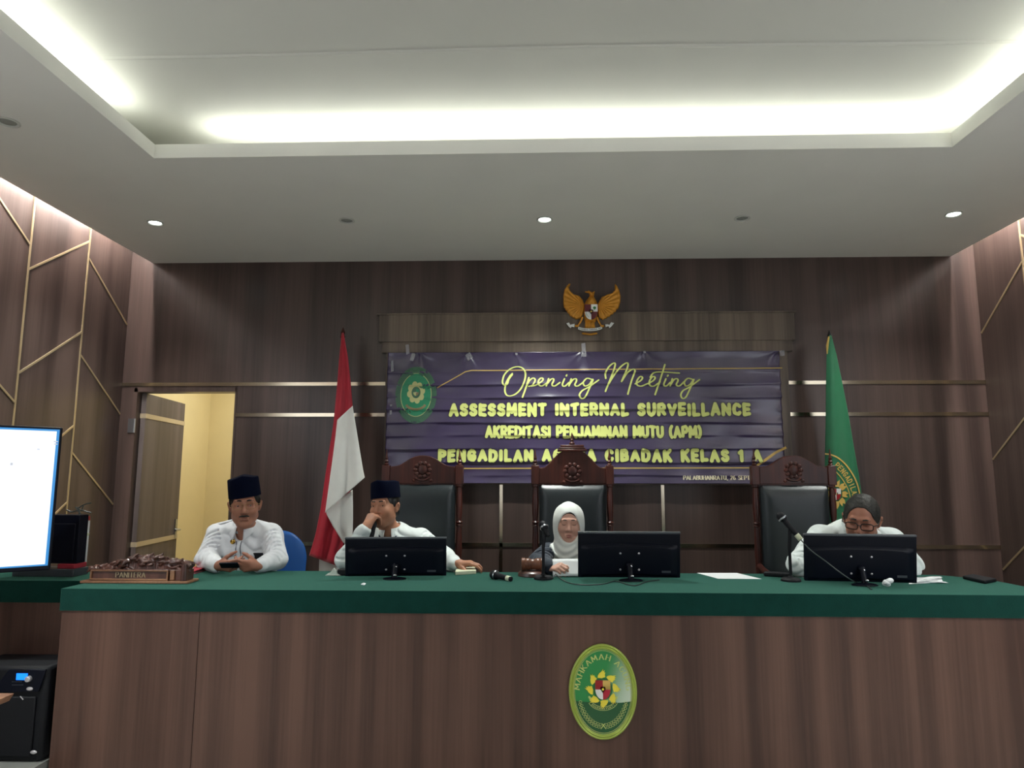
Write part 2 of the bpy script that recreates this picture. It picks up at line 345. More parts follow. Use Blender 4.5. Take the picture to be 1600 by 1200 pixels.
# ------------------------------------------------------------------ smooth solids: fields, and a surface through them
def surface(Fv, lo, h):
    S = (Fv < 0); c = np.zeros(tuple(n-1 for n in S.shape), np.int8)
    for dx in (0, 1):
        for dy in (0, 1):
            for dz in (0, 1): c += S[dx:S.shape[0]-1+dx, dy:S.shape[1]-1+dy, dz:S.shape[2]-1+dz]
    I = np.argwhere((c > 0) & (c < 8)); idx = -np.ones(c.shape, np.int32); idx[tuple(I.T)] = np.arange(len(I))
    acc = np.zeros((len(I), 3)); cnt = np.zeros(len(I)); cor = [(a, b, d) for a in (0, 1) for b in (0, 1) for d in (0, 1)]
    val = {q: Fv[I[:, 0]+q[0], I[:, 1]+q[1], I[:, 2]+q[2]] for q in cor}
    for q in cor:
        for ax in range(3):
            if q[ax] == 0:
                p = list(q); p[ax] = 1; a, b = val[q], val[tuple(p)]; k = (a < 0) != (b < 0)
                t = np.where(k, a/np.where(k, a-b, 1), 0); e = np.tile(np.array(q, float), (len(I), 1)); e[:, ax] += t
                acc[k] += e[k]; cnt[k] += 1
    V = np.array(lo)+h*(I+acc/cnt[:, None]); faces = []
    n = S.shape
    for ax in range(3):
        b, d = [(1, 2), (2, 0), (0, 1)][ax]
        sl = [slice(None)]*3; sl2 = [slice(None)]*3; sl[ax] = slice(0, n[ax]-1); sl2[ax] = slice(1, n[ax])
        X = S[tuple(sl)] != S[tuple(sl2)]; J = np.argwhere(X)
        J = J[(J[:, b] > 0) & (J[:, d] > 0) & (J[:, b] < n[b]-1) & (J[:, d] < n[d]-1)]
        ins = S[tuple(J.T)]
        def g(ob, od): K = J.copy(); K[:, b] -= ob; K[:, d] -= od; return idx[tuple(K.T)]
        Q = np.stack([g(1, 1), g(0, 1), g(0, 0), g(1, 0)], 1); Q[~ins] = Q[~ins][:, ::-1]; faces.append(Q)
    return V, np.vstack(faces)
class Field:
    def __init__(s, lo, hi, h):
        s.lo = np.array(lo, float); s.h = h; n = np.ceil((np.array(hi)-s.lo)/h).astype(int)+1
        s.F = np.full(n, .5, np.float32); s.n = n
    def _box(s, lo, hi):
        a = np.clip(np.floor((lo-s.lo)/s.h).astype(int), 0, s.n); b = np.clip(np.ceil((hi-s.lo)/s.h).astype(int)+1, 0, s.n)
        g = [(s.lo[k]+s.h*np.arange(a[k], b[k])).astype(np.float32) for k in range(3)]
        return tuple(slice(a[k], b[k]) for k in range(3)), np.meshgrid(*g, indexing='ij', sparse=True)
    def _mix(s, sl, d, k, op):
        A = s.F[sl]
        if A.size == 0: return
        if op == '+':
            h = np.clip(.5+.5*(A-d)/k, 0, 1); s.F[sl] = A*(1-h)+d*h-k*h*(1-h)
        else:
            h = np.clip(.5-.5*(A+d)/k, 0, 1); s.F[sl] = A*(1-h)-d*h+k*h*(1-h)
    def cap(s, a, b, r1, r2=None, k=.01, op='+'):
        a, b = np.array(a, float), np.array(b, float); r2 = r1 if r2 is None else r2; R = max(r1, r2)+k+.02
        sl, (x, y, z) = s._box(np.minimum(a, b)-R, np.maximum(a, b)+R); ab = b-a; L = ab@ab+1e-12
        t = np.clip(((x-a[0])*ab[0]+(y-a[1])*ab[1]+(z-a[2])*ab[2])/L, 0, 1)
        d = np.sqrt((x-a[0]-t*ab[0])**2+(y-a[1]-t*ab[1])**2+(z-a[2]-t*ab[2])**2)-(r1+(r2-r1)*t)
        s._mix(sl, d, k, op); return s
    def ell(s, c, r, R=None, k=.01, op='+'):
        c = np.array(c, float); r = np.broadcast_to(np.array(r, float), (3,)); ex = r.max()+k+.02
        sl, (x, y, z) = s._box(c-ex, c+ex); x, y, z = x-c[0], y-c[1], z-c[2]
        if R is not None: x, y, z = [R[0, i]*x+R[1, i]*y+R[2, i]*z for i in range(3)]
        k0 = np.sqrt((x/r[0])**2+(y/r[1])**2+(z/r[2])**2); k1 = np.sqrt((x/r[0]**2)**2+(y/r[1]**2)**2+(z/r[2]**2)**2)+1e-9
        s._mix(sl, k0*(k0-1)/k1, k, op); return s
    def half(s, p, n):                   # keep the side n points away from
        g = [(s.lo[k]+s.h*np.arange(s.n[k])).astype(np.float32) for k in range(3)]
        x, y, z = np.meshgrid(*g, indexing='ij', sparse=True)
        s.F = np.maximum(s.F, (x-p[0])*n[0]+(y-p[1])*n[1]+(z-p[2])*n[2]); return s
    def warp(s, fn):
        g = [(s.lo[k]+s.h*np.arange(s.n[k])).astype(np.float32) for k in range(3)]
        s.F = s.F+fn(*np.meshgrid(*g, indexing='ij', sparse=True)).astype(np.float32); return s
    def mesh(s): return surface(s.F, s.lo, s.h)
def poly_dist(poly, X, Y):
    P = np.array(poly, float); d = np.full(X.shape, 1e9); ins = np.zeros(X.shape, bool); n = len(P)
    for i in range(n):
        a, b = P[i], P[(i+1) % n]; e = b-a; t = np.clip(((X-a[0])*e[0]+(Y-a[1])*e[1])/(e@e+1e-12), 0, 1)
        d = np.minimum(d, (X-a[0]-t*e[0])**2+(Y-a[1]-t*e[1])**2)
        c = ((a[1] > Y) != (b[1] > Y)) & (X < (b[0]-a[0])*(Y-a[1])/(b[1]-a[1]+1e-12)+a[0]); ins ^= c
    d = np.sqrt(d); return np.where(ins, -d, d)
def relief(mb, poly, fn, H, wdt, h, ridge=None, m=0):    # puffed relief over an outline; fn(a, b, height) -> point
    P = np.array(poly, float); lo = P.min(0)-3*h; hi = P.max(0)+3*h
    xs = np.arange(lo[0], hi[0], h); ys = np.arange(lo[1], hi[1], h); zs = np.arange(-2*h, H*1.5+3*h, h)
    X, Y = np.meshgrid(xs, ys, indexing='ij'); d = poly_dist(P, X, Y)
    top = H*np.sqrt(np.clip(-d/wdt, 0, 1))+(ridge(X, Y, d) if ridge else 0)
    Fv = np.maximum(np.maximum(d[:, :, None], zs[None, None, :]-top[:, :, None]*1.0), -zs[None, None, :]-.0)
    V, Q = surface(Fv, (lo[0], lo[1], zs[0]), h)
    mb.add([fn(*p) for p in V], [tuple(q) for q in Q], m)
# ------------------------------------------------------------------ the room
XL, XR, YB, YF = -3.546, 3.710, 5.8, -3.6
ZC, PLAT = 3.42, 0.22
struct('floor', MB().bx(XL-.1, XR+.1, YF, 3.66, -.1, 0), 'floor')
struct('platform', MB().bx(XL, XR, 3.66, YB, -.1, PLAT), 'floor')
struct('step', MB().bx(XL, -2.445, 3.3, 3.655, 0, .15), 'stone')
# back wall with the door opening
DX0, DX1, DZ = -3.435, -2.545, 2.315
b = MB(); b.bx(XL-.1, DX0, YB, YB+.12, 0, 3.98); b.bx(DX1, XR+.1, YB, YB+.12, 0, 3.98); b.bx(DX0, DX1, YB, YB+.12, DZ, 3.98); b.bx(DX0, DX1, YB, YB+.12, 0, PLAT)
struct('wall_back', b, 'wall')
struct('wall_left', MB().bx(XL-.1, XL, YF, YB, 0, 3.98), 'wall')
struct('wall_right', MB().bx(XR, XR+.1, YF, YB, 0, 3.98), 'wall')
struct('wall_front', MB().bx(XL-.1, XR+.1, YF-.1, YF, 0, 3.98), 'wall')
# lowered ceiling with the lit tray
CX0, CX1, CY1, CY0 = -2.245, 2.371, 3.809, -2.6
PX0, PX1 = -3.355, 3.519
b = MB(); b.bx(PX0, CX0, YF, YB, ZC, ZC+.085); b.bx(CX1, PX1, YF, YB, ZC, ZC+.085); b.bx(CX0, CX1, CY1, YB, ZC, ZC+.085); b.bx(CX0, CX1, YF, CY0, ZC, ZC+.085)
struct('ceiling', b, 'ceil')
TZ = 3.655
b = MB(); t = .42
b.bx(CX0-t, CX1+t, CY0-t, CY1+t, TZ, TZ+.03)
b.bx(CX0-t-.02, CX0-t, CY0-t, CY1+t, ZC+.085, TZ+.03); b.bx(CX1+t, CX1+t+.02, CY0-t, CY1+t, ZC+.085, TZ+.03)
b.bx(CX0-t, CX1+t, CY1+t, CY1+t+.02, ZC+.085, TZ+.03); b.bx(CX0-t, CX1+t, CY0-t-.02, CY0-t, ZC+.085, TZ+.03)
struct('ceiling_tray', b, 'tray')
# plaster joint ridge across the tray
b = MB(); b.grid(lambda u, v: (CX0-.3+u*(CX1-CX0+.6), 3.17+.03*v+.01*math.sin(9*u), TZ-.006*math.sin(math.pi*v)), 30, 6)
struct('trim_ceiling_joint', b, 'tray')
struct('ceiling_slab', MB().bx(XL-.1, XR+.1, YF-.1, YB+.12, 3.98, 4.06), 'tray')
def led(x0, x1, y0, y1, z, m, label, grp):
    o = MB().bx(x0, x1, y0, y1, z, z+.012).build('led_strip', m, origin=((x0+x1)/2, (y0+y1)/2, z), smooth=False)
    return tag(o, label, 'light strip', grp)
zl = ZC+.086
led(-1.98, 2.50, CY1+.10, CY1+.125, zl, 'led', 'white light strip hidden in the ceiling tray along the edge nearest the banner wall', 'light strips in the ceiling tray')
led(CX0-.125, CX0-.10, CY0, 3.62, zl, 'led', 'white light strip hidden in the ceiling tray along its left edge', 'light strips in the ceiling tray')
led(CX1+.10, CX1+.125, CY0, CY1+.09, zl, 'led', 'white light strip hidden in the ceiling tray along its right edge', 'light strips in the ceiling tray')
led(CX0, CX1, CY0-.125, CY0-.10, zl, 'led', 'white light strip hidden in the ceiling tray along the edge over the public seats', 'light strips in the ceiling tray')
led(PX0-.03, PX0-.012, YF+.1, 5.6, ZC+.28, 'ledw', 'warm light strip in the slot over the left veneer wall', 'light strips in the side slots')
led(PX1+.012, PX1+.03, YF+.1, 5.6, ZC+.28, 'ledw', 'warm light strip in the slot over the right veneer wall', 'light strips in the side slots')
# downlights
def downlight(x, y, on, label, power):
    t = thing('downlight', (x, y, ZC), label, 'ceiling light', 'downlights in the lowered ceiling')
    MB().lathe([(.055, .0), (.058, -.006), (.05, -.009), (.042, -.004), (.042, .0)], (x, y, ZC), 28).build('lamp_ring', 'ringw', t)
    MB().lathe([(.041, -.001), (.036, -.006 if on else -.003), (.001, -.008 if on else -.004)], (x, y, ZC), 24).build('lamp_glass', 'lampon' if on else 'lampoff', t)
    if on:
        ld = bpy.data.lights.new('downlight_beam', 'SPOT'); ld.energy = power; ld.spot_size = math.radians(115); ld.spot_blend = .8; ld.shadow_soft_size = .05; ld.color = CAMERA_WHITE
        lo = bpy.data.objects.new('downlight_beam', ld); COL.objects.link(lo); lo.parent = t; lo.location = (0, 0, -.02)
downlight(-2.80, 4.83, True, 'lit ceiling downlight nearest the left wall and the door', P_SPOT)
downlight(-1.374, 4.83, False, 'unlit ceiling downlight between the left and the middle lit ones', 0)
downlight(.072, 4.85, True, 'lit ceiling downlight in the middle, above the eagle emblem', P_SPOT*1.6)
downlight(1.50, 4.87, False, 'unlit ceiling downlight between the middle and the right lit ones', 0)
downlight(2.975, 4.83, True, 'lit ceiling downlight nearest the right wall', P_SPOT)
downlight(-2.79, 3.37, False, 'unlit ceiling downlight left of the lit tray, at the left edge of the photo', 0)
for x in (-2.8, .07, 2.95):  # out-of-view lamps added to brighten people, bench front and ceiling
    for y in (1.9, -.6):
        if x != .07: downlight(x, y, True, 'added unseen fill downlight beside the tray over the public seats', P_FILL)
downlight(.07, -3.1, True, 'added unseen fill downlight behind the tray over the public seats', P_FILL)

# daylit windows at the public end, beside and behind the camera
def window(i, axis, w, a0, a1, z0, z1, n):
    o = bpy.data.objects.new('window_%d' % i, None); COL.objects.link(o); o['kind'] = 'structure'
    sg = 1 if axis == 'f' or w < 0 else -1
    def bb(mb, p0, p1, q0, q1, d0, d1):
        if axis == 'f': mb.bx(p0, p1, min(w+sg*d0, w+sg*d1), max(w+sg*d0, w+sg*d1), q0, q1)
        else: mb.bx(min(w+sg*d0, w+sg*d1), max(w+sg*d0, w+sg*d1), p0, p1, q0, q1)
    b = MB(); bb(b, a0-.06, a1+.06, z1, z1+.06, .001, .03); bb(b, a0-.06, a1+.06, z0-.06, z0, .001, .03)
    for k in range(n+1): a = a0+(a1-a0)*k/n; bb(b, a-.03, a+.03, z0, z1, .001, .03)
    b.build('window_frame', 'cream', o)
    for k in range(n):
        b = MB(); bb(b, a0+(a1-a0)*k/n+.03, a0+(a1-a0)*(k+1)/n-.03, z0, z1, .004, .012); b.build('pane', 'day', o, smooth=False)
window(1, 's', XL, -2.8, 2.1, 1.0, 3.0, 4)
window(2, 's', XR, -2.4, 2.9, 1.0, 3.0, 4)
window(3, 'f', YF, -1.5, -.6, .95, 1.9, 1)
window(4, 'f', YF, 2.6, 3.4, .95, 1.9, 1)

# polished strips on the back wall
n_trim = [0]
def trim(mb, m, **k):
    n_trim[0] += 1; return struct('trim_%d' % n_trim[0], mb, m, smooth=False, **k)
Z1, Z2, Z3 = 1.55+.7945, 1.55+.5307, 1.55-.5365
def hs(x0, x1, z, h=.03): trim(MB().bx(x0, x1, YB-.008, YB+.002, z-h/2, z+h/2), 'strip')
hs(XL, XR, Z1); hs(DX1, XR, Z2); hs(DX1, XR, Z3)
for px in (783, 1036):
    x = at(px, 800, YB)[0]; trim(MB().bx(x-.013, x+.013, YB-.008, YB+.002, Z3-.6, 1.6), 'strip')
# stepped veneer board behind banner and eagle
b = MB(); b.bx(-1.345, 2.175, 5.728, 5.80, 2.926, 2.940); b.bx(-1.325, 2.160, 5.738, 5.80, 2.694, 2.930)
b.bx(-1.30, 2.14, 5.755, 5.80, 2.604, 2.70); b.bx(-1.265, 2.10, 5.772, 5.80, 1.50, 2.612)
struct('trim_stepped_board', b, 'board', bevel=.003)
# gold inlay lines on the side walls
def inlay(side, a, c, wd=.014):
    x = XL if side < 0 else XR; p = np.array((x, a[0], a[1])); q = np.array((x, c[0], c[1])); d = q-p; L = np.linalg.norm(d); d /= L
    nrm = np.array((-side*1., 0, 0)); s = np.cross(d, nrm); R = np.stack([d, s, nrm], 1)
    trim(MB().box((p+q)/2, (L, wd, .012), R=R), 'gold')
inlay(-1, (4.592, 0), (4.592, 3.97)); inlay(-1, (5.215, 0), (5.215, 3.97)); inlay(-1, (3.97, 0), (3.97, 3.97)); inlay(-1, (3.35, 0), (3.35, 3.97))
for z in (3.0, 2.264, 1.53, .79): inlay(-1, (4.60, z), (5.21, z+.415))
for z in (3.28, 2.50, 1.74, .98): inlay(-1, (5.22, z), (5.795, z-.41))
for z in (3.585, 2.47, 1.70): inlay(-1, (3.98, z), (4.585, z-.41))
for z in (3.2, 2.45, 1.7): inlay(-1, (3.36, z), (3.965, z+.41))
inlay(-1, (4.98, 1.21), (5.21, 1.365))
inlay(1, (5.235, 0), (5.235, 3.97)); inlay(1, (4.6, 0), (4.6, 3.97))
inlay(1, (5.24, 3.195), (5.79, 2.755)); inlay(1, (5.24, 2.115), (5.79, 1.71)); inlay(1, (5.24, 1.25), (5.79, .84))
for z in (3.0, 2.2, 1.4): inlay(1, (4.61, z), (5.23, z+.4))

# yellow room behind the door
b = MB(); b.bx(-3.82, -3.72, YB+.12, 7.9, .1, 3.1); struct('wall_side_room_left', b, 'yellow')
struct('wall_side_room_back', MB().bx(-3.82, -1.6, 7.8, 7.9, .1, 3.1), 'yellow')
struct('wall_side_room_right', MB().bx(-1.7, -1.6, YB+.12, 7.9, .1, 3.1), 'yellow')
b = MB(); b.bx(-3.82, DX0-.005, YB+.121, YB+.14, .1, 3.1); b.bx(DX1+.005, -1.6, YB+.121, YB+.14, .1, 3.1); b.bx(DX0-.005, DX1+.005, YB+.121, YB+.14, DZ+.005, 3.1)
struct('wall_side_room_front', b, 'yellow')
struct('floor_side_room', MB().bx(-3.82, -1.6, YB+.12, 7.9, .1, PLAT), 'floor')
struct('ceiling_side_room', MB().bx(-3.82, -1.6, YB+.12, 7.9, 3.1, 3.18), 'tray')
t = thing('ceiling_lamp', (-2.7, 6.9, 3.1), 'round ceiling lamp in the yellow room behind the open door', 'ceiling light')
MB().lathe([(.14, 0), (.16, -.02), (.12, -.06), (.01, -.07)], (-2.7, 6.9, 3.1), 28).build('lamp_shade', 'ringw', t)
ld = bpy.data.lights.new('lamp_light', 'AREA'); ld.shape = 'DISK'; ld.size = .3; ld.energy = P_ROOM; ld.color = (1, .99, .95)
lo = bpy.data.objects.new('lamp_light', ld); COL.objects.link(lo); lo.parent = t; lo.location = (0, 0, -.09)
# door frame and the open leaf
b = MB(); b.bx(DX0-.005, DX0+.03, YB-.006, YB+.13, PLAT, DZ); b.bx(DX0, DX1, YB-.006, YB+.13, DZ-.035, DZ+.004); b.bx(DX1-.012, DX1+.006, YB-.006, YB+.13, PLAT, DZ)
struct('trim_door_frame', b, 'wall')
hx, hy = DX0+.035, YB+.06; ang = math.radians(96.5); R = rotz(ang)
dr = bpy.data.objects.new('door_1', None); COL.objects.link(dr); dr.location = (hx, hy, PLAT); tag(dr, kind='structure')
dr['label'] = 'brown veneer door standing open into the yellow room'
def dbox(mb, x0, x1, y0, y1, z0, z1, m=0):
    c = R@np.array(((x0+x1)/2, (y0+y1)/2, 0)); mb.box((hx+c[0], hy+c[1], (z0+z1)/2), (x1-x0, y1-y0, z1-z0), m, R)
b = MB(); dbox(b, 0, .86, -.04, 0, PLAT+.01, DZ-.04); b.build('door_leaf', 'door', dr, smooth=False)
for z in (Z2, Z3-.02):
    b = MB(); dbox(b, 0, .862, -.046, .006, z-.02, z+.02); b.build('door_strip', 'strippale', dr, smooth=False)
b = MB(); dbox(b, .79, .83, -.05, -.04, .98, 1.16); c = R@np.array((.80, -.05, 0)); e = R@np.array((.80, -.09, 0)); g = R@np.array((.69, -.09, 0))
b.tube([(hx+c[0], hy+c[1], 1.06), (hx+e[0], hy+e[1], 1.06)], .009); b.tube([(hx+e[0], hy+e[1], 1.06), (hx+g[0], hy+g[1], 1.06)], .009)
b.build('door_handle', 'steel', dr)
b = MB(); p = at(205, 665, YB-.012); b.box((p[0], YB-.010, p[2]), (.055, .012, .12)); b.tube([(p[0]+.03, YB-.016, p[2]-.06), (p[0]+.03, YB-.016, p[2]+.06)], .008)
b.build('hinge', 'steel', dr)
# light switch plate in the yellow room
p = at(305, 871, 7.79)
b = MB(); b.box((p[0], 7.795, p[2]), (.16, .012, .09)); b.box((p[0], 7.787, p[2]), (.12, .006, .06))
tag(b.build('wall_socket', 'tumbler', origin=(p[0], 7.8, p[2]), bevel=.003), 'pale switch plate on the yellow wall behind the door', 'wall socket')
# ------------------------------------------------------------------ judges' bench and its green cloth
BT = .986
def shell(mb, poly, z0, z1, t, m=0):       # a cloth: flat top and hanging skirt, t thick
    P = np.array(poly); c = P.mean(0); n = len(P); A = []
    for i in range(n):
        a, q, d = P[i-1], P[i], P[(i+1) % n]; e1 = (q-a)/np.linalg.norm(q-a); e2 = (d-q)/np.linalg.norm(d-q)
        nn = np.array((-(e1+e2)[1], (e1+e2)[0])); nn /= np.linalg.norm(nn); nn *= np.sign(nn@(c-q)); A.append(q+nn*t*1.1)
    v = [(x, y, z0) for x, y in P]+[(x, y, z1) for x, y in P]+[(x, y, z0) for x, y in A]+[(x, y, z1-t) for x, y in A]
    f = [tuple(n+i for i in range(n)), tuple(3*n+i for i in range(n-1, -1, -1))]
    for i in range(n):
        j = (i+1) % n; f += [(i, j, n+j, n+i), (2*n+j, 2*n+i, 3*n+i, 3*n+j), (j, i, 2*n+i, 2*n+j)]
    mb.add(v, f, m)
BX0, BX1 = -2.440, 2.600
bench = thing('judge_bench', (0, 3.95, 0), 'long red-brown veneered judges bench under the green cloth', 'bench')
b = MB(); xs = at(306, 1080, 3.62)[0]
b.bx(BX0+.008, xs-.0015, 3.612, 3.65, 0, .965); b.bx(xs+.0015, BX1-.01, 3.612, 3.65, 0, .965)
b.build('front_panel', 'bench', bench, smooth=False)
b = MB(); b.bx(BX0+.008, BX0+.04, 3.652, 4.30, 0, .965); b.build('side_panel', 'bench', bench, smooth=False)
b = MB(); b.bx(BX1-.045, BX1-.012, 3.652, 3.86, 0, .965); b.build('side_panel', 'bench', bench, smooth=False)
top = [(BX0, 3.602), (BX1, 3.602), (BX1, 3.88), (BX1-.02, 4.09), (2.45, 4.28), (2.38, 4.336), (BX0, 4.336)]
b = MB(); b.prism([(x*.9975, 3.612+(y-3.602)*.975) for x, y in top], lambda a, c, d: (a, c, d), .945, .978); b.build('bench_top', 'bench', bench, smooth=False)
b = MB(); shell(b, top, .876, BT, .005)
tag(b.build('tablecloth', 'cloth', origin=(0, 3.95, BT), bevel=.006, smooth=True), 'long green velvet cloth over the judges bench', 'tablecloth')
wing = thing('side_desk', (-3.0, 4.1, 0), 'veneered side desk between the bench and the left wall', 'desk')
WY = 3.868
b = MB(); b.bx(XL+.005, BX0-.01, WY+.01, WY+.04, .22, .965); b.build('front_panel', 'bench', wing, smooth=False)
b = MB(); b.bx(XL+.005, BX0-.01, WY+.01, 4.33, .945, .978); b.build('desk_top', 'bench', wing, smooth=False)
b = MB(); shell(b, [(XL+.003, WY), (BX0-.004, WY), (BX0-.004, 4.336), (XL+.003, 4.336)], .868, BT, .005)
tag(b.build('tablecloth', 'cloth', origin=(-3.0, 4.1, BT), bevel=.006), 'short dark green cloth over the side desk, behind the television', 'tablecloth')

# oval court plaque on the bench front
pc = at(942, 1080.5, 3.60); PA, PB = .167, .224
plq = thing('oval_plaque', (pc[0], 3.612, pc[2]), 'oval green and gold court plaque on the front of the bench', 'plaque')
def PF(a, c, d): return (pc[0]+a, 3.610-d, pc[2]+c)
def ovl(ra, rb, n=72, x0=0, z0=0): return [(x0+ra*math.cos(2*math.pi*i/n), z0+rb*math.sin(2*math.pi*i/n)) for i in range(n)]
b = MB()
prof = [(1.0, 0), (1.0, .012), (.965, .018), (.93, .014), (.90, .020), (.875, .016), (.86, .012), (.86, .006)]
n = 96; v = [PF(PA*k*math.cos(2*math.pi*i/n), PB*(1-(1-k)*PA/PB)*math.sin(2*math.pi*i/n), d) for k, d in prof for i in range(n)]
b.add(v, [(j*n+i, j*n+(i+1) % n, (j+1)*n+(i+1) % n, (j+1)*n+i) for j in range(len(prof)-1) for i in range(n)])
b.build('rim', 'lime', plq)
ia, ib = PA*.868, PB*(1-.132*PA/PB)
b = MB()
wave = [(-ia*.96, -.045), (-.07, -.050), (0, -.047), (.07, -.052), (ia*.96, -.045)]
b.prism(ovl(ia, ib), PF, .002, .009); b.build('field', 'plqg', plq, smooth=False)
b = MB(); lowp = [(ia*.985*math.cos(t), ib*.985*math.sin(t)) for t in np.linspace(math.pi+.215, 2*math.pi-.215, 40)]+[(x, z) for x, z in spline(wave[::-1], 8)]
wv = spline(wave, 12); xe = ia*.955
b.grid(lambda u, v: (lambda x: PF(x, (1-v)*(-ib*.985*math.sqrt(max(0, 1-(x/(ia*.985))**2)))+v*np.interp(x, wv[:, 0], wv[:, 1]), .0095))(xe*math.sin((u-.5)*math.pi)), 60, 10)
b.build('lower_field', 'plqd', plq, smooth=False)
b = MB()
for k in (.985, .955): ribbon(b, [(ia*k*math.cos(t), ib*k*math.sin(t)) for t in np.linspace(0, 2*math.pi, 90)], .0022, PF, .0100, 0, cap=False)
b.build('border_line', 'limel', plq)
b = MB()                                   # words along the upper edge
st = 'MAHKAMAH AGUNG'; wds = [GL[c][0] for c in st]; tot = sum(wds)+.34*(len(st)-1); h = .026; ea, eb = ia*.79, ib*.77
ts = np.linspace(math.pi*1.02, -math.pi*.02, 400); cu = np.stack([ea*np.cos(ts), -.005+eb*np.sin(ts)], 1); sl = np.r_[0, np.cumsum(np.linalg.norm(np.diff(cu, axis=0), axis=1))]
sc = sl[-1]*.90/tot; pos = sl[-1]*.05
for ch, wd in zip(st, wds):
    s0 = pos+wd*sc/2; x = np.interp(s0, sl, cu[:, 0]); z = np.interp(s0, sl, cu[:, 1])
    x2 = np.interp(s0+.002, sl, cu[:, 0])-x; z2 = np.interp(s0+.002, sl, cu[:, 1])-z; q = math.hypot(x2, z2); tx, tz = x2/q, z2/q
    def LF(a, c, d, x=x, z=z, tx=tx, tz=tz, wd=wd): return PF(x+(a-wd*sc/2)*tx-c*tz, z+(a-wd*sc/2)*tz+c*tx, d)
    if ch != ' ': write(b, ch, LF, 0, wd*sc, 0, h, .22, .0102, serif=.13)
    pos += (wd+.34)*sc
b.build('lettering', 'limel', plq)
b = MB()                                   # ring of eight sun flames
S0 = (0.0, .012); RS = .052
for i in range(8):
    t = math.pi/2+i*math.pi/4+.1; c, s = math.cos(t), math.sin(t)
    def FR(a, q, d, c=c, s=s): rr = RS+q; return PF(S0[0]+rr*c+a*s, S0[1]+1.06*(rr*s-a*c), d)
    fl = [(-.020, 0), (-.017, .010), (-.008, .020), (.000, .024), (.012, .036), (.009, .025), (.019, .030), (.014, .020), (.021, .020), (.017, .010), (.018, 0), (0, -.004)]
    b.prism(fl, FR, .009, .0125)
b.build('sun_flames', 'sun', plq)
b = MB(); b.prism(ovl(.047, .052, 40, 0, .012), PF, .009, .011); b.build('disc', 'plq', plq)
def shield(mb, FN, wdt, hgt, z0, d, th):      # quartered shield, five colours by slot
    w2 = wdt/2; top = hgt*.48
    def quad(pl, m): mb.prism(pl, FN, d, d+th, m)
    quad([(-w2, z0), (0, z0), (0, z0+top), (-w2, z0+top)], 0); quad([(0, z0), (w2, z0), (w2, z0+top), (0, z0+top)], 1)
    lowl = [(-w2, z0)]+[(-w2*math.cos(t), z0-(hgt-top)*math.sin(t)) for t in np.linspace(.15, math.pi/2, 8)]
    quad(lowl+[(0, z0)], 2); quad([(-x, z) for x, z in lowl[::-1]]+[(0, z0)], 3)
    s = wdt*.17; quad([(-s, z0+s), (s, z0+s), (s, z0), (0, z0-s*1.3), (-s, z0)], 4)
    mb.prism([(.45*s*math.cos(t), z0+.1*s+.45*s*math.sin(t)) for t in np.linspace(0, 2*math.pi, 9)[:-1]], FN, d, d+th*1.3, 5)
b = MB(); shield(b, PF, .074, .090, .010, .011, .003)
b.build('shield', ['red', 'inkgold', 'white', 'flagred', 'blackp', 'sun'], plq)
b = MB()
arc = [(.066*math.sin(t), -.035-.045*math.cos(t)) for t in np.linspace(-1.25, 1.25, 26)]
ribbon(b, arc, .019, PF, .0100, 0, cap=False); ribbon(b, arc, .014, PF, .0104, 1, cap=False)
for s in (-1, 1): b.prism([(s*.062, -.047), (s*.072, -.027), (s*.068, -.020), (s*.060, -.026), (s*.054, -.036)][::s], PF, .0095, .0112, 0)
tt = 'DHARMMAYUKTI'; k = len(tt)
for i, ch in enumerate(tt):
    t = -1.0+2.0*(i+.5)/k; c, s = math.cos(t), math.sin(t)
    def LF(a, q, d, c=c, s=s): return PF((.066)*s+a*c-q*(-s)*-1, -.035-.045*c+a*s*.7+q*c, d)
    write(b, ch, LF, -.0032, .0032, -.0042, .0084, .24, .0108, m=0, serif=0)
b.build('ribbon', ['limel', 'plqd'], plq)
b = MB()                                   # leaf garland below
for s in (-1, 1):
    for i, t in enumerate(np.linspace(.35, 1.42, 11)):
        x, z = s*ia*.82*math.cos(t), -ib*.80*math.sin(t)+.0
        for q in (-1, 1):
            cx, cz = x+q*.004*math.sin(t)*s, z-q*.006
            ribbon(b, [(cx+.0072*math.cos(g), cz+.0052*math.sin(g)) for g in np.linspace(0, 2*math.pi, 11)], .0017, PF, .0102, 0, cap=False, step=.002)
ribbon(b, [(-.012, -.173), (.006, -.150)], .004, PF, .0103, 0); ribbon(b, [(.012, -.173), (-.006, -.150)], .004, PF, .0104, 0)
b.build('garland', 'limel', plq)

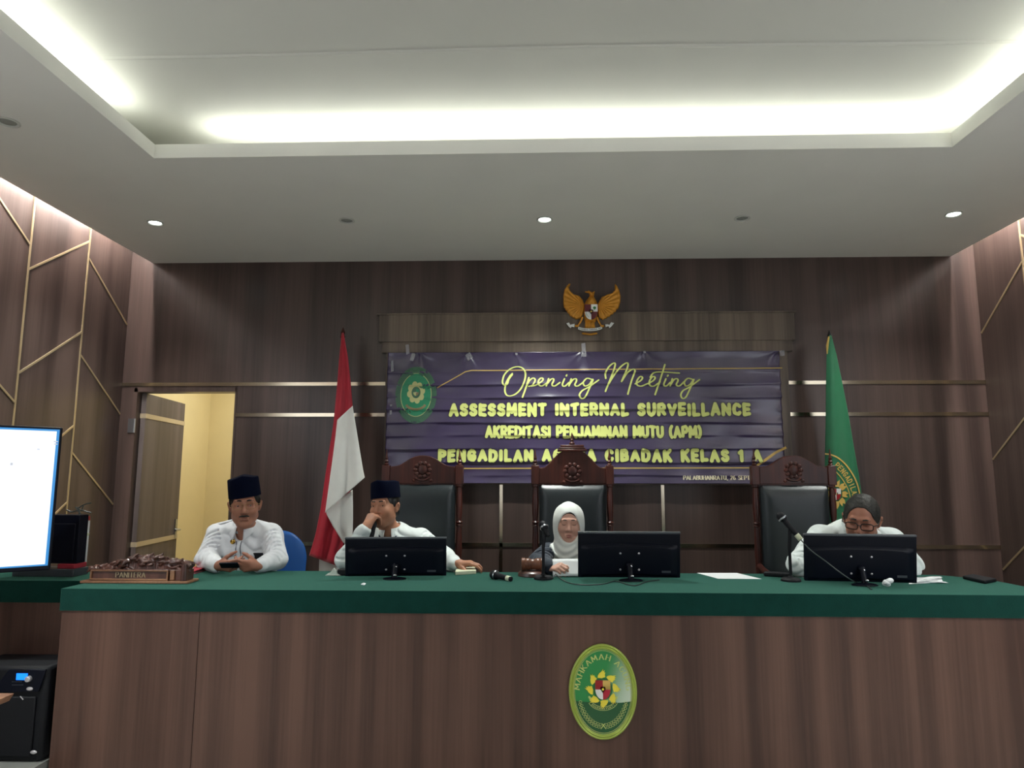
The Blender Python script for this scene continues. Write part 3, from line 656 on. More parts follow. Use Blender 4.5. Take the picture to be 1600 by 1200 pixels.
# ------------------------------------------------------------------ banner
BA = at(606, 551, 5.735); BB = at(1229, 756, 5.735)
ban = thing('banner', ((BA[0]+BB[0])/2, 5.76, (BA[2]+BB[2])/2), 'purple vinyl meeting banner with yellow lettering taped to the back wall', 'banner')
bx0, bx1, bz1, bz0 = BA[0], BB[0]-.005, BA[2], BB[2]
tacks = [(655, 552), (732, 556), (805, 553), (912, 552), (1006, 551), (1215, 552)]
TK = [at(p[0], p[1], 5.735)[::2] for p in tacks]
def wrinkle(x, z):
    r = 0.
    for i in range(9):
        zc = bz0+.07+i*.107+.006*math.sin(3*x+i); d = (z-zc); r += .0135*(.62+.38*math.sin(3.1*x+2.3*i)+.25*math.sin(13*x+i))*(math.exp(-d/.05) if d > 0 else math.exp(-(d/.014)**2))
    r += .0035*math.sin(6*x+9*z+2*math.sin(3*z))*.6+.0018*math.sin(17*x-11*z)
    for (tx, tz) in TK:
        dx, dz = x-tx, tz-z; rr = math.hypot(dx, dz)
        r += .006*math.exp(-rr/.16)*math.sin(6*math.atan2(dx, dz+.02))
    q = max(0., (bz0+.105-z)/.105); r += .020*q*q; q = max(0., (z-bz1+.07)/.07); r += .008*q*q
    ex = min(x-bx0, bx1-x); r += .004*math.exp(-(ex/.03)**2)*math.sin(60*z)
    return r
def BF(a, c, d): return (a, 5.742-wrinkle(a, c)-d, c)
def bp2(px, py): q = at(px, py, 5.735); return (q[0], q[2])
b = MB(); b.grid(lambda u, v: BF(bx0+u*(bx1-bx0), bz0+v*(bz1-bz0), 0), 330, 280)
b.build('sheet', 'vinyl', ban, solid=.0012, fixn=False)
def btext(name, txt, px0, px1, py0, py1, wid, gap, serif=0., jit=0., fill='ink', out=.006, seed=1, py0r=None):
    (x0, z0), (x1, z1) = bp2(px0, py1), bp2(px1, py0); h = z1-z0
    b = MB(); rr = (wid*h+2*out)/h
    write(b, txt, lambda a, c, d: BF(a, c, d), x0, x1, z0, h, rr, .0030, 1, gap=gap, serif=serif, jitter=jit, seed=seed)
    write(b, txt, lambda a, c, d: BF(a, c, d), x0, x1, z0, h, wid, .0048, 0, gap=gap, serif=serif, jitter=jit, seed=seed)
    b.build(name, [fill, 'inkd'], ban, smooth=False, fixn=False)
btext('lettering', 'ASSESSMENT INTERNAL SURVEILLANCE', 704, 1170, 632, 648, .38, .54, jit=.07, seed=3)
btext('lettering', 'AKREDITASI PENJAMINAN MUTU (APM)', 760, 1094, 667, 682.5, .32, .42, jit=.05, seed=5)
btext('lettering', 'PENGADILAN AGAMA CIBADAK KELAS 1 A', 687, 1188, 704.5, 719, .40, .58, jit=.07, seed=7)
btext('lettering', 'PALABUHANRATU, 26 SEPT', 1068, 1171, 743.5, 749.5, .30, .30, serif=.16, fill='inkw', out=.0015)
SC = [  # handwriting, traced in steps of the pen
 [(185, 115), (160, 150), (148, 185), (125, 190), (115, 165), (130, 115), (170, 75), (215, 60), (255, 68), (278, 100), (275, 150), (250, 210), (215, 250), (175, 268), (145, 262), (132, 230), (140, 180), (165, 130), (185, 108)],
 [(303, 138), (285, 200), (258, 278)], [(288, 195), (308, 158), (335, 140), (348, 155), (330, 190), (302, 200)],
 [(320, 198), (355, 190), (395, 165), (405, 146), (390, 140), (373, 158), (373, 185), (395, 197), (430, 178)],
 [(444, 146), (428, 195)], [(430, 188), (458, 152), (478, 145), (480, 160), (468, 188), (488, 197), (525, 172)],
 [(558, 146), (542, 188), (560, 198), (590, 172)], [(574, 118), (571, 124)], [(606, 146), (590, 195)], [(592, 188), (618, 152), (640, 145), (644, 160), (632, 188), (652, 197), (695, 168)],
 [(752, 150), (718, 143), (692, 172), (704, 197), (735, 185), (762, 148), (735, 215), (705, 275), (680, 286), (664, 262), (685, 230), (730, 205), (802, 155)],
 [(852, 142), (850, 105), (875, 60), (908, 34), (920, 44), (900, 110), (850, 235)], [(868, 190), (915, 115), (960, 60), (1000, 32), (1012, 42), (1000, 85), (965, 165)], [(965, 165), (1005, 105), (1045, 78), (1060, 92), (1035, 165), (1010, 255)],
 [(1062, 182), (1100, 160), (1115, 138), (1098, 130), (1075, 160), (1075, 188), (1105, 198), (1152, 180)], [(1152, 182), (1190, 160), (1205, 138), (1188, 130), (1165, 160), (1165, 190), (1195, 198), (1240, 168)],
 [(1275, 45), (1245, 140), (1205, 258)], [(1170, 135), (1195, 104), (1260, 98), (1380, 105)], [(1282, 146), (1266, 188), (1285, 197), (1312, 172)], [(1298, 120), (1294, 126)],
 [(1328, 146), (1312, 195)], [(1315, 188), (1340, 152), (1362, 145), (1368, 160), (1355, 188), (1378, 197), (1410, 168)],
 [(1472, 150), (1438, 143), (1412, 172), (1425, 197), (1455, 185), (1482, 148), (1455, 215), (1425, 275), (1400, 286), (1388, 262), (1405, 230), (1450, 205), (1522, 152)]]
b = MB()
for st in SC:
    q = [bp2(760+x/4.5714, 560+y/4.5714) for x, y in st]; q = spline(q, 8) if len(q) > 2 else q
    ribbon(b, q, lambda t: .013+.006*abs(t[1]), BF, .0030, 1, step=.006)
    ribbon(b, q, lambda t: .0085+.006*abs(t[1]), BF, .0048, 0, step=.006)
b.build('lettering', ['ink', 'inkd'], ban, smooth=False, fixn=False)
b = MB()
for pl, wd in (([(683, 606), (727, 581), (737, 579), (1222, 575)], .008), ([(700, 732), (1176, 731)], .009), ([(1183, 727.5), (1212, 707), (1228, 699)], .020)):
    q = [bp2(*p) for p in pl]; ribbon(b, q, wd, BF, .0028, 0, cap=False)
b.build('gold_line', 'inkgold', ban, smooth=False, fixn=False)
b = MB(); cx, cz = bp2(650, 617); q = abs(bp2(683, 617)[0]-cx); r2 = abs(bp2(650, 572)[1]-cz)
def disc(mb, ra, rb, off, m, x0=cx, z0=cz):
    for j in range(10):
        k0, k1 = j/10, (j+1)/10
        v = [BF(x0+ra*k*math.cos(t), z0+rb*k*math.sin(t), off) for k in (k0, k1) for t in np.linspace(0, 2*math.pi, 41)[:-1]]
        mb.add(v, [(i, (i+1) % 40, 40+(i+1) % 40, 40+i) for i in range(40)], m)
MT['crest1'] = mat('crest_grey_green', '#3f6a52', .35); MT['crest2'] = mat('crest_green', '#2a8f66', .35); MT['crest3'] = mat('crest_pale', '#c9cc8e', .4); MT['crest4'] = mat('crest_tan', '#8e7d5c', .4)
disc(b, q*.98, r2*.98, .0022, 0); disc(b, q*.72, r2*.74, .0030, 1)
ribbon(b, [(cx+q*.72*math.cos(t), cz+r2*.74*math.sin(t)) for t in np.linspace(0, 2*math.pi, 60)], .005, BF, .0034, 2, cap=False)
for i in range(8):
    t = i*math.pi/4+.2; disc(b, q*.13, r2*.12, .0035+i*.00005, 2, cx+q*.30*math.cos(t), cz+.02+r2*.27*math.sin(t))
disc(b, q*.30, r2*.27, .0040, 2, cx, cz+.02); disc(b, q*.21, r2*.20, .0043, 0, cx, cz+.02)
ribbon(b, [(cx+q*.48*math.sin(t), cz-r2*.25-r2*.25*math.cos(t)) for t in np.linspace(-1.2, 1.2, 16)], .020, BF, .0038, 3, cap=False)
shield(b, lambda a, c, d: BF(cx+a, cz+.022+c, d), q*.26, r2*.24, 0, .0045, .0004)
b2 = MB(); b2.v, b2.f = b.v, b.f; b2.m = b.m
b.build('court_crest', ['crest1', 'crest2', 'crest3', 'crest4', 'white', 'red'], ban, smooth=False, fixn=False)
for (px, py, w_, h_, an) in ((637, 546, .030, .085, .1), (645, 558, .032, .07, -.3), (733, 557, .05, .06, .5), (912, 545, .035, .10, .05), (912, 553, .045, .05, 0), (613, 572, .022, .10, .05), (1222, 552, .04, .05, 0), (807, 553, .02, .02, 0), (1007, 550, .02, .02, 0), (611, 640, .018, .09, 0)):
    b = MB(); x, z = bp2(px, py); c, s = math.cos(an), math.sin(an)
    b.prism([(x+a*w_*c-e*h_*s, z+a*w_*s+e*h_*c) for a, e in ((-.5, -.5), (.5, -.45), (.45, .5), (-.5, .45))], lambda a, e, d: (a, (5.736 if e > 2.61 else 5.735)-d-.004, e), 0, .0008)
    b.build('tape', 'tape', ban, smooth=False)

# ------------------------------------------------------------------ eagle emblem
def ep(x, y): q = at(860+x/12, 430+y/12, 5.70); return (q[0], q[2])
ec = at(925, 482, 5.70)
eag = thing('eagle_emblem', (ec[0], 5.74, ec[2]), 'gilded spread-winged eagle emblem with a shield, on the wall above the banner', 'emblem')
def EF(a, c, d): return (a, 5.728-d, c)
LWp = [ep(*p) for p in [(350, 140), (300, 190), (262, 260), (240, 380), (238, 500), (252, 590), (275, 610), (285, 650), (310, 665), (325, 700), (350, 715), (370, 755), (400, 765), (425, 795), (455, 800), (480, 825), (520, 812), (560, 805), (610, 740), (640, 650), (655, 560), (605, 440), (545, 370), (440, 340), (375, 275), (355, 215), (388, 145)]]
RWp = [ep(*p) for p in [(1212, 145), (1205, 215), (1205, 265), (1160, 320), (1060, 350), (970, 390), (930, 450), (872, 570), (885, 690), (920, 790), (960, 810), (990, 832), (1020, 812), (1055, 805), (1080, 775), (1120, 765), (1140, 735), (1180, 725), (1200, 690), (1235, 675), (1245, 635), (1280, 615), (1318, 500), (1326, 380), (1300, 270), (1262, 190), (1225, 150)]]
for nm, P, s in (('wing', LWp, -1), ('wing', RWp, 1)):
    r0 = ep(600, 560) if s < 0 else ep(920, 560)
    def rg(X, Y, d, r0=r0): an = np.arctan2(Y-r0[1], (X-r0[0])); return .0022*np.sin(an*26)*np.clip(-d/.01, 0, 1)+.003*np.sin(np.clip(-d/.03, 0, 1)*6.3)
    b = MB(); relief(b, P, EF, .022, .022, .0024, rg); b.build(nm, 'gilt', eag, ang=60)
b = MB(); relief(b, [ep(*p) for p in [(735, 380), (815, 380), (870, 470), (900, 560), (888, 780), (850, 870), (650, 870), (630, 780), (628, 560), (665, 470)]], EF, .036, .03, .0026, lambda X, Y, d: .002*np.sin(X*400)*np.sin(Y*300)); b.build('torso', 'gilt', eag, ang=60)
b = MB(); relief(b, [ep(*p) for p in [(640, 315), (655, 292), (700, 292), (715, 272), (745, 285), (770, 305), (805, 305), (815, 288), (838, 290), (830, 335), (818, 400), (740, 400), (722, 340), (690, 325)]], lambda a, c, d: EF(a, c, d+.012), .026, .012, .002); b.build('head', 'gilt', eag, ang=60)
b = MB(); relief(b, [ep(*p) for p in [(660, 840), (830, 840), (855, 985), (745, 1000), (635, 985)]], EF, .02, .02, .0024, lambda X, Y, d: .002*np.sin(X*330)); b.build('tail', 'gilt', eag, ang=60)
b = MB(); relief(b, [ep(*p) for p in [(588, 1070), (620, 1060), (750, 1078), (865, 1058), (890, 1070), (885, 1095), (760, 1118), (600, 1098)]], EF, .014, .01, .0022); b.build('tail', 'gilt', eag, ang=60)
for s, A in ((-1, [(605, 780), (560, 880), (520, 930)]), (1, [(880, 780), (920, 880), (955, 935)])):
    b = MB(); b.tube([EF(*ep(*p), .012) for p in A], [.010, .008, .006]); q = A[-1]
    for k in (-1, 0, 1): b.ell(EF(*ep(q[0]+s*18+k*20, q[1]+18-abs(k)*4), .018), (.009, .007, .010))
    b.build('leg', 'gilt', eag)
b = MB()
rp = [ep(*p) for p in [(525, 985), (580, 1005), (660, 1015), (750, 1015), (840, 1010), (920, 995), (968, 975)]]; rp = spline(rp, 6)
ribbon(b, rp, .020, EF, .022, 0, cap=False)
zr = [EF(a, c-.010, .004) for a, c in rp]+[EF(a, c+.010, .004) for a, c in rp]
for s, P in ((-1, [(455, 905), (450, 965), (400, 955), (385, 985), (350, 960), (300, 895), (335, 885), (350, 880), (375, 925), (400, 915)]), (1, [(1035, 915), (1040, 965), (1095, 945), (1110, 985), (1150, 950), (1198, 890), (1160, 880), (1140, 875), (1110, 925), (1080, 915)])):
    b.prism([ep(*p) for p in P], EF, .006, .016, 0)
L_ = np.r_[0, np.cumsum(np.linalg.norm(np.diff(rp, axis=0), axis=1))]
def RF(a, c, d): x = np.interp(a, L_, rp[:, 0]); z = np.interp(a, L_, rp[:, 1]); return EF(x, z+c, d)
write(b, 'BHINNEKA TUNGGAL IKA', RF, .008, L_[-1]-.008, -.005, .010, .2, .0228, 1, gap=.4)
b.prism([(a, c-.011) for a, c in rp]+[(a, c+.010) for a, c in rp[::-1]], EF, .012, .0215, 0)
b.build('ribbon', ['white', 'blackp'], eag, smooth=False)
sc0 = ep(762, 690); b = MB()
shield(b, lambda a, c, d: EF(sc0[0]+a, sc0[1]+c, d), .108, .130, 0, .036, .006); b.build('shield', ['maroon', 'white', 'white', 'maroon', 'blackp', 'inkgold'], eag, smooth=False)
b = MB(); x, z = ep(825, 628); b.ell(EF(x, z+.004, .042), (.013, .003, .012)); b.box(EF(x, z-.010, .042), (.005, .003, .014)); b.build('shield_tree', 'green', eag)
b = MB(); x, z = ep(690, 760)
ribbon(b, spline([(x-.012, z+.03), (x-.004, z+.008), (x+.012, z-.016)], 6), .0025, EF, .0428, 0); ribbon(b, [(x-.016, z+.016), (x-.004, z-.012)], .0025, EF, .0429, 0); b.build('shield_stalk', 'green', eag)
# ------------------------------------------------------------------ flags on poles
def sheet(mb, Lp, Rp, Yf, nu=14, nv=40, m=0, off=0.):
    Lp, Rp = np.array(Lp, float), np.array(Rp, float)
    tl = np.linspace(0, 1, len(Lp)); tr = np.linspace(0, 1, len(Rp))
    def fn(u, v):
        a = np.array([np.interp(v, tl, Lp[:, k]) for k in (0, 1)]); b_ = np.array([np.interp(v, tr, Rp[:, k]) for k in (0, 1)])
        p = a+(b_-a)*u; return at(p[0], p[1], Yf(u, v, p[0], p[1])-off)
    mb.grid(fn, nu, nv, m)
def flag_pole(x, y, ztop, label, fin):
    t = thing('flag', (x, y, PLAT), label, 'flag')
    MB().lathe([(.16, 0), (.16, .02), (.05, .045), (.03, .06), (.03, .14), (.012, .15)], (x, y, PLAT), 28).build('stand_base', 'chair', t)
    MB().tube([(x, y, PLAT+.05), (x, y, ztop-.02)], .012, 12).build('pole', 'chair', t)
    MB().lathe([(.012, -.05), (.022, -.035), (.014, -.02), (.020, 0), (.010, .022), (.002, .045)], (x, y, ztop-.03), 14).build('finial', fin, t)
    return t
p = at(536, 514, 5.52)
f1 = flag_pole(p[0], 5.52, p[2], 'red and white flag draped on a pole left of the banner', 'chair')
def pl(Y0, amp, n, ph): return lambda u, v, x, y: Y0+amp*(.25+.75*v)*math.sin(n*math.pi*u+ph+1.2*v)
b = MB(); sheet(b, [(534, 520), (530, 560), (527, 598), (523.5, 635), (521, 662), (515, 700), (508, 745), (501, 795), (493, 835), (483, 868)],
      [(537, 520), (544, 560), (548, 598), (551, 635), (553, 670), (552, 710), (550, 750), (545, 800), (538, 840), (529, 885)], pl(5.475, .018, 4, .4), 24, 60)
b.build('red_cloth', 'flagred', f1, solid=.002)
b = MB(); sheet(b, [(527, 656), (524, 684), (519, 722), (513, 765), (508, 801)], [(551, 634), (556.5, 668), (562, 702), (567.5, 735), (570, 746)], pl(5.385, .020, 3, 2.2), 20, 40)
b.build('white_cloth', 'flagwhite', f1, solid=.002)
b = MB(); sheet(b, [(509, 796), (510, 803), (520, 822), (535, 846), (540, 852)], [(551, 765), (551.5, 790), (551.5, 812), (551, 836), (550, 850)], pl(5.430, .008, 2, .3), 12, 26)
b.build('white_cloth', 'flagwhite', f1, solid=.002)
b = MB(); sheet(b, [(499, 866), (498.5, 885), (498, 902), (497, 930)], [(529, 870), (528.5, 890), (528, 905), (528, 932)], pl(5.505, .006, 3, 1.), 12, 14)
b.build('white_cloth', 'flagwhite', f1, solid=.002)

p = at(1296, 519, 5.50)
f2 = flag_pole(p[0], 5.50, p[2], 'green court flag with a gold ring of letters, draped on a pole at the right', 'blackp')
def Y2(px, py): return 5.44+.028*min(1, (py-515)/180)*math.sin((px-1288)/(7+.05*(py-520))*1.9+py*.004)
b = MB(); sheet(b, [(1296, 524), (1291.5, 551), (1290.5, 600), (1290, 660), (1289, 711), (1288, 760), (1287, 820), (1286, 890), (1286, 960)],
      [(1299, 524), (1306.7, 553), (1316, 598), (1325.5, 646), (1334, 697), (1341.5, 739), (1347, 776), (1352, 830), (1356, 890), (1358, 960)], lambda u, v, x, y: Y2(x, y), 30, 80)
b.build('green_cloth', 'flaggreen', f2, solid=.002)
def GF(px, npy, d): return at(px, -npy, Y2(px, -npy)-.004-d)
def gp(l): return [(x, -y) for x, y in l]
b = MB()
ribbon(b, spline(gp([(1289, 709), (1300, 711), (1311, 716.5), (1324, 729), (1336, 748), (1342.5, 768), (1344, 790), (1338, 822), (1322, 848), (1300, 860), (1288, 862)]), 8), 2.2, GF, .001, 0, cap=False, step=1.5)
ribbon(b, spline(gp([(1290, 731), (1300, 733), (1309, 740), (1319, 753), (1327, 770), (1329, 790), (1324, 812), (1312, 830), (1290, 840)]), 8), 1.4, GF, .001, 0, cap=False, step=1.5)
b.build('gold_ring', 'inkgold', f2, smooth=False, fixn=False)
b = MB(); mid = spline(gp([(1301, 722), (1309, 727.5), (1318, 737), (1327, 750), (1334, 766), (1336.5, 784), (1335, 804), (1328, 826)]), 10)
sl = np.r_[0, np.cumsum(np.linalg.norm(np.diff(mid, axis=0), axis=1))]; stp = 6.4
for i, ch in enumerate('PENGADILAN'):
    s0 = 5.5+(i+.5)*stp; x, y = [np.interp(s0, sl, mid[:, k]) for k in (0, 1)]; x2, y2 = [np.interp(s0+.5, sl, mid[:, k]) for k in (0, 1)]
    q = math.hypot(x2-x, y2-y); tx, ty = (x2-x)/q, (y2-y)/q
    write(b, ch, lambda a, c, d: GF(x+a*tx-c*ty, y+a*ty+c*tx, d), -1.9, 1.9, -3.8, 7.6, .2, .001)
b.build('lettering', 'inkgold', f2, smooth=False, fixn=False)
b = MB()
for i in range(8):
    t = i*math.pi/4; c, s = math.cos(t), math.sin(t)
    b.prism([(1307+c*(r_)+s*w_, -(772-s*r_*1.25+c*w_)) for r_, w_ in ((9, -4), (14, -4.5), (19, -1), (15, 1), (18, 5), (13, 5), (9, 4))], GF, .0005, .0025)
b.build('sun_flames', 'inkgold', f2, smooth=False)
b = MB(); shield(b, lambda a, c, d: GF(1307+a, -772+c, d), 14, 18, 0, .002, .0015); b.build('shield', ['red', 'white', 'white', 'red', 'blackp', 'inkgold'], f2, smooth=False)
b = MB(); b.tube([at(1295, 526, 5.42), at(1292.5, 540, 5.42), at(1292.5, 553, 5.43)], [.006, .010, .004], 8); b.build('gold_tassel', 'inkgold', f2)

# ------------------------------------------------------------------ tall carved chairs
def chair_parts(t, x, y, crest, cap):
    P = PLAT; y0 = y
    for s in (-1, 1):
        pr = [(.026, 0), (.026, .40), (.030, .41), (.030, .47), (.022, .49), (.018, .50), (.024, .52), (.024, .55), (.017, .57), (.021, .70), (.023, .85), (.019, .97), (.018, .985), (.026, .995), (.018, 1.003), (.027, 1.015), (.018, 1.025), (.018, 1.035), (.022, 1.07), (.024, 1.15), (.019, 1.255), (.017, 1.265), (.025, 1.275), (.024, 1.29)]
        MB().lathe(pr, (x+s*.272, y, P), 16).build('post', 'chair', t)
        b = MB(); b.box((x+s*.272, y, P+1.357), (.058, .056, .138)); b.build('post_block', 'chair', t, bevel=.004)
        MB().lathe([(.012, 0), (.020, .008), (.010, .018), (.017, .030), (.009, .042), (.013, .055), (.007, .072), (.003, .12)], (x+s*.272, y, P+1.425), 12).build('finial', 'chair', t)
        MB().lathe([(.024, 0), (.030, .05), (.020, .10), (.028, .2), (.020, .3), (.030, .38), (.030, .43)], (x+s*.25, y-.47, P), 14).build('front_leg', 'chair', t)
        b = MB(); b.tube(spline([(x+s*.272, y-.02, P+.72), (x+s*.285, y-.2, P+.70), (x+s*.29, y-.36, P+.69), (x+s*.28, y-.46, P+.66)], 6), [.02]*18+[.026], 12); b.tube([(x+s*.27, y-.42, P+.44), (x+s*.28, y-.42, P+.69)], .016, 10); b.build('armrest', 'chair', t)
    b = MB(); b.prism([(x+a, P+c) for a, c in crest], lambda a, c, d: (a, y-d, c), -.018, .018); b.build('crest_board', 'chair', t, smooth=False, bevel=.006)
    b = MB(); zc = P+1.365 if cap else P+1.375                      # carved roundel
    for i in range(10):
        an = i*math.pi/5; b.ell((x+.052*math.cos(an), y-.020, zc+.018+.050*math.sin(an)), (.017, .009, .015))
    b.ell((x, y-.020, zc+.02), (.036, .011, .038)); b.tube([(x+.06*math.sin(q), y-.022, zc-.03-.028*math.cos(q*1.2)) for q in np.linspace(-1., 1., 12)], .008, 8)
    for s in (-1, 1): b.ell((x+s*.062, y-.02, zc-.06), (.013, .008, .012))
    b.build('carved_roundel', 'chair', t)
    b = MB(); b.box((x, y+.005, P+1.285), (.50, .034, .02)); b.build('back_rail', 'chair', t)
    if cap:
        b = MB(); b.box((x, y, P+1.536), (.215, .07, .018)); b.box((x, y, P+1.553), (.19, .06, .012)); b.box((x, y, P+1.568), (.172, .055, .016)); b.build('crest_cap', 'chair', t, bevel=.004)
        MB().lathe([(.018, 0), (.022, .012), (.010, .024), (.014, .036), (.008, .046), (.009, .056), (.003, .09)], (x, y, P+1.576), 12).build('top_finial', 'chair', t)
    def lf(u, v):
        e = min(u, 1-u, v*1.0, 1-v); k = 1-math.exp(-e/.045)
        return (x-.242+.484*u, y-.012-.05*k, P+.52+.765*v)
    b = MB(); b.grid(lf, 28, 36); b.grid(lambda u, v: (x-.242+.484*u, y+.02, P+.52+.765*v), 2, 2)
    b.box((x, y+.004, P+.9025), (.482, .03, .763)); b.build('backrest', 'leather', t)
    b = MB(); b.grid(lambda u, v: (x-.25+.5*u, y-.50+.49*v, P+.45+.05*(1-math.exp(-min(u, 1-u, v, 1-v)/.06))), 20, 20); b.box((x, y-.255, P+.44), (.5, .49, .03)); b.build('seat', 'leather', t)
    b = MB(); b.box((x, y-.25, P+.40), (.54, .50, .05)); b.build('seat_frame', 'chair', t, bevel=.006)
hump = [(-.245, 1.292), (-.245, 1.415), (-.20, 1.420), (-.17, 1.428), (-.14, 1.445), (-.10, 1.472), (-.06, 1.490), (-.02, 1.498), (.02, 1.498), (.06, 1.490), (.10, 1.472), (.14, 1.445), (.17, 1.428), (.20, 1.420), (.245, 1.415), (.245, 1.292)]
peak = [(-.245, 1.292), (-.245, 1.41), (-.225, 1.408), (-.205, 1.412), (-.185, 1.425), (-.165, 1.447), (-.14, 1.475), (-.115, 1.50), (-.095, 1.518), (-.07, 1.53), (.07, 1.53), (.095, 1.518), (.115, 1.50), (.14, 1.475), (.165, 1.447), (.185, 1.425), (.205, 1.412), (.225, 1.408), (.245, 1.41), (.245, 1.292)]
GC = 'carved judges chairs behind the bench'
def chair_at(x, y, label): return thing('judge_chair', (x, y, PLAT), label, 'chair', GC)
ch = chair_at(.270, 5.15, 'tallest carved wooden chair, with a stepped cap and top finial, behind the woman in white'); chair_parts(ch, .270, 5.15, peak, True)
ch = chair_at(-.832, 5.15, 'carved wooden chair with a rounded crest, behind the man with his hand at his mouth'); chair_parts(ch, -.832, 5.15, hump, False)
c2 = copy_tree(ch); c2.location = (1.855, 5.12, PLAT); c2['label'] = 'carved wooden chair with rounded crest and bare black back, beside the green flag'

# blue plastic chair behind the man at the left
bc = thing('plastic_chair', (-1.76, 4.9, PLAT), 'blue plastic chair behind the man at the left end', 'chair')
q = at(447, 866, 4.82); xb = -1.82
b = MB()
def bk(u, v):
    a = (u-.5)*2; wd = .225*(1-.28*max(0, v-.72)**2/.0784*.5); z = PLAT+.50+.47*v-(.10*abs(a)**3.5 if v > .0 else 0)*v
    return (xb+a*wd, 4.86+.06*v-.05*(1-a*a), z)
b.grid(bk, 24, 16); b.build('backrest', 'blueplastic', bc, solid=.008)
b = MB(); b.grid(lambda u, v: (xb+(u-.5)*.44, 4.44+.42*v, PLAT+.44-.02*math.sin(math.pi*u)+.012*v), 16, 12); b.build('seat', 'blueplastic', bc, solid=.01)
for sx in (-1, 1):
    b = MB(); b.tube([(xb+sx*.20, 4.86, PLAT+.56), (xb+sx*.20, 4.85, PLAT+.44), (xb+sx*.20, 4.83, PLAT+.40), (xb+sx*.22, 4.90, PLAT)], .011, 10); b.build('leg', 'steel', bc)
    b = MB(); b.tube([(xb+sx*.19, 4.80, PLAT+.42), (xb+sx*.20, 4.50, PLAT+.42), (xb+sx*.215, 4.44, PLAT)], .011, 10); b.build('leg', 'steel', bc)

# ------------------------------------------------------------------ monitors seen from behind
GM = 'monitors on the bench'
def monitor(x, y, label, tilt):
    t = thing('monitor', (x, y, BT), label, 'monitor', GM); W, H = .576, .250; T = rotx(-tilt)
    T = rotx(math.radians(tilt))
    c0 = np.array((x, y+.055, BT+.010+H*math.cos(math.radians(tilt))/2))
    def Q(a, d, c): return c0+T@np.array((a, d, c))
    b = MB(); b.box(Q(0, .004, 0), (W, .018, H), R=T); b.build('back_shell', 'black', t, bevel=.004)
    def hmp(u, v):
        a = (u-.5)*2; e = (v-.5)*2; k = max(0, min(1, (1-abs(a))*6))*max(0, min(1, (1-abs(e))*5)); return Q(a*W*.47, -.005-.020*math.sin(min(1, k)*math.pi/2), -.02+e*H*.37-.012*a*a)
    b = MB(); b.grid(hmp, 36, 24); b.build('back_bulge', 'black', t)
    b = MB(); b.box(Q(0, .004, H/2+.0045), (W+.002, .022, .010), R=T); b.build('top_bezel', 'bezel', t, bevel=.002)  # paler grey carries the ceiling light on the top edge
    b = MB(); b.box(Q(0, .0138, .004), (W-.02, .002, H-.03), R=T); b.build('screen', 'darkglass', t)
    for sx in (-1, 1):
        for sz in (-1, 1):
            b = MB(); b.ell(Q(sx*.052, -.0265, -.028+sz*.046), (.0062, .003, .0062), R=T, nu=10, nv=6); b.build('screw', 'silverb', t)
    b = MB(); b.box(Q(.205, -.0262, -.085), (.05, .001, .012), R=T); b.build('rating_sticker', 'bezel', t)
    b = MB(); h0 = Q(0, -.036, -.045); b.ell(h0, (.022, .018, .018)); b.tube([h0, h0+np.array((0, -.014, -.03)), (x, y-.005, BT+.02), (x, y, BT+.008)], [.018, .016, .016, .02], 12); b.build('stand_arm', 'black', t)
    b = MB(); b.ell(h0+np.array((.004, -.016, -.006)), (.008, .004, .008)); b.build('hinge_cap', 'chrome', t); b = MB(); b.ell((x+.005, y-.030, BT+.030), (.009, .004, .007)); b.build('hinge_cap', 'chrome', t)
    b = MB(); b.lathe([(.066, 0), (.066, .005), (.058, .010), (.02, .016)], (x, y, BT), 32, sx=1.0, sy=.62); b.build('stand_base', 'black', t, bevel=.002)
    return t
mp2 = monitor(.528, 3.995, 'black monitor seen from behind, hiding the side of the woman in the white headscarf', 9)
m1 = copy_tree(mp2); q = at(616, 904, 4.0); m1.location = (q[0], 4.005, BT); m1.rotation_euler = (0, 0, math.radians(5)); m1['label'] = 'black monitor seen from behind, in front of the man with his hand at his mouth'
m1.scale = (1, 1, .86)
m4 = copy_tree(mp2); q = at(1349, 912, 3.90); m4.location = (q[0], 3.885, BT); m4.rotation_euler = (0, 0, math.radians(-7)); m4['label'] = 'black monitor seen from behind, in front of the man with dark glasses'

# ------------------------------------------------------------------ microphones
def mic_body(mb, a, c, rh=.024, rb=.013):          # head at a, tail at c
    a, c = np.array(a, float), np.array(c, float); d = (c-a)/np.linalg.norm(c-a); L = np.linalg.norm(c-a)
    mb.lathe([(.004, -.001), (rh*.7, .006), (rh, .020), (rh, .036), (rh*.86, .050), (rb*1.15, .058), (rb*1.2, .075), (rb, L*.8), (rb*.9, L), (.004, L+.002)], a, 18, ax=d)
def desk_mic(x, y, label, hd, tl, postz, up):
    t = thing('desk_microphone', (x, y, BT), label, 'microphone', 'desk microphones')
    MB().lathe([(.054, 0), (.054, .010), (.046, .018), (.016, .022), (.012, .03)], (x, y, BT), 32).build('stand_base', 'blackm', t)
    b = MB(); b.tube([(x, y, BT+.02), (x, y, postz)], .0085, 12); b.tube([(x, y, postz-.002), tuple((np.array(hd)*.45+np.array(tl)*.55))], .010, 10); b.build('stand_pole', 'blackm', t)
    b = MB(); mic_body(b, hd, tl); b.build('microphone_body', 'blackm', t)
    h, l = np.array(hd), np.array(tl); b = MB(); d = (l-h)/np.linalg.norm(l-h)
    b.lathe([(.0255, 0), (.027, .004), (.0255, .009)], h+d*.035, 18, ax=d); b.build('head_ring', 'steel', t)
    if up:
        b = MB(); b.lathe([(.0145, 0), (.0152, .002), (.0145, .034), (.012, .036)], l-d*.034, 16, ax=d); b.build('pale_sleeve', 'ivory', t)
    return t
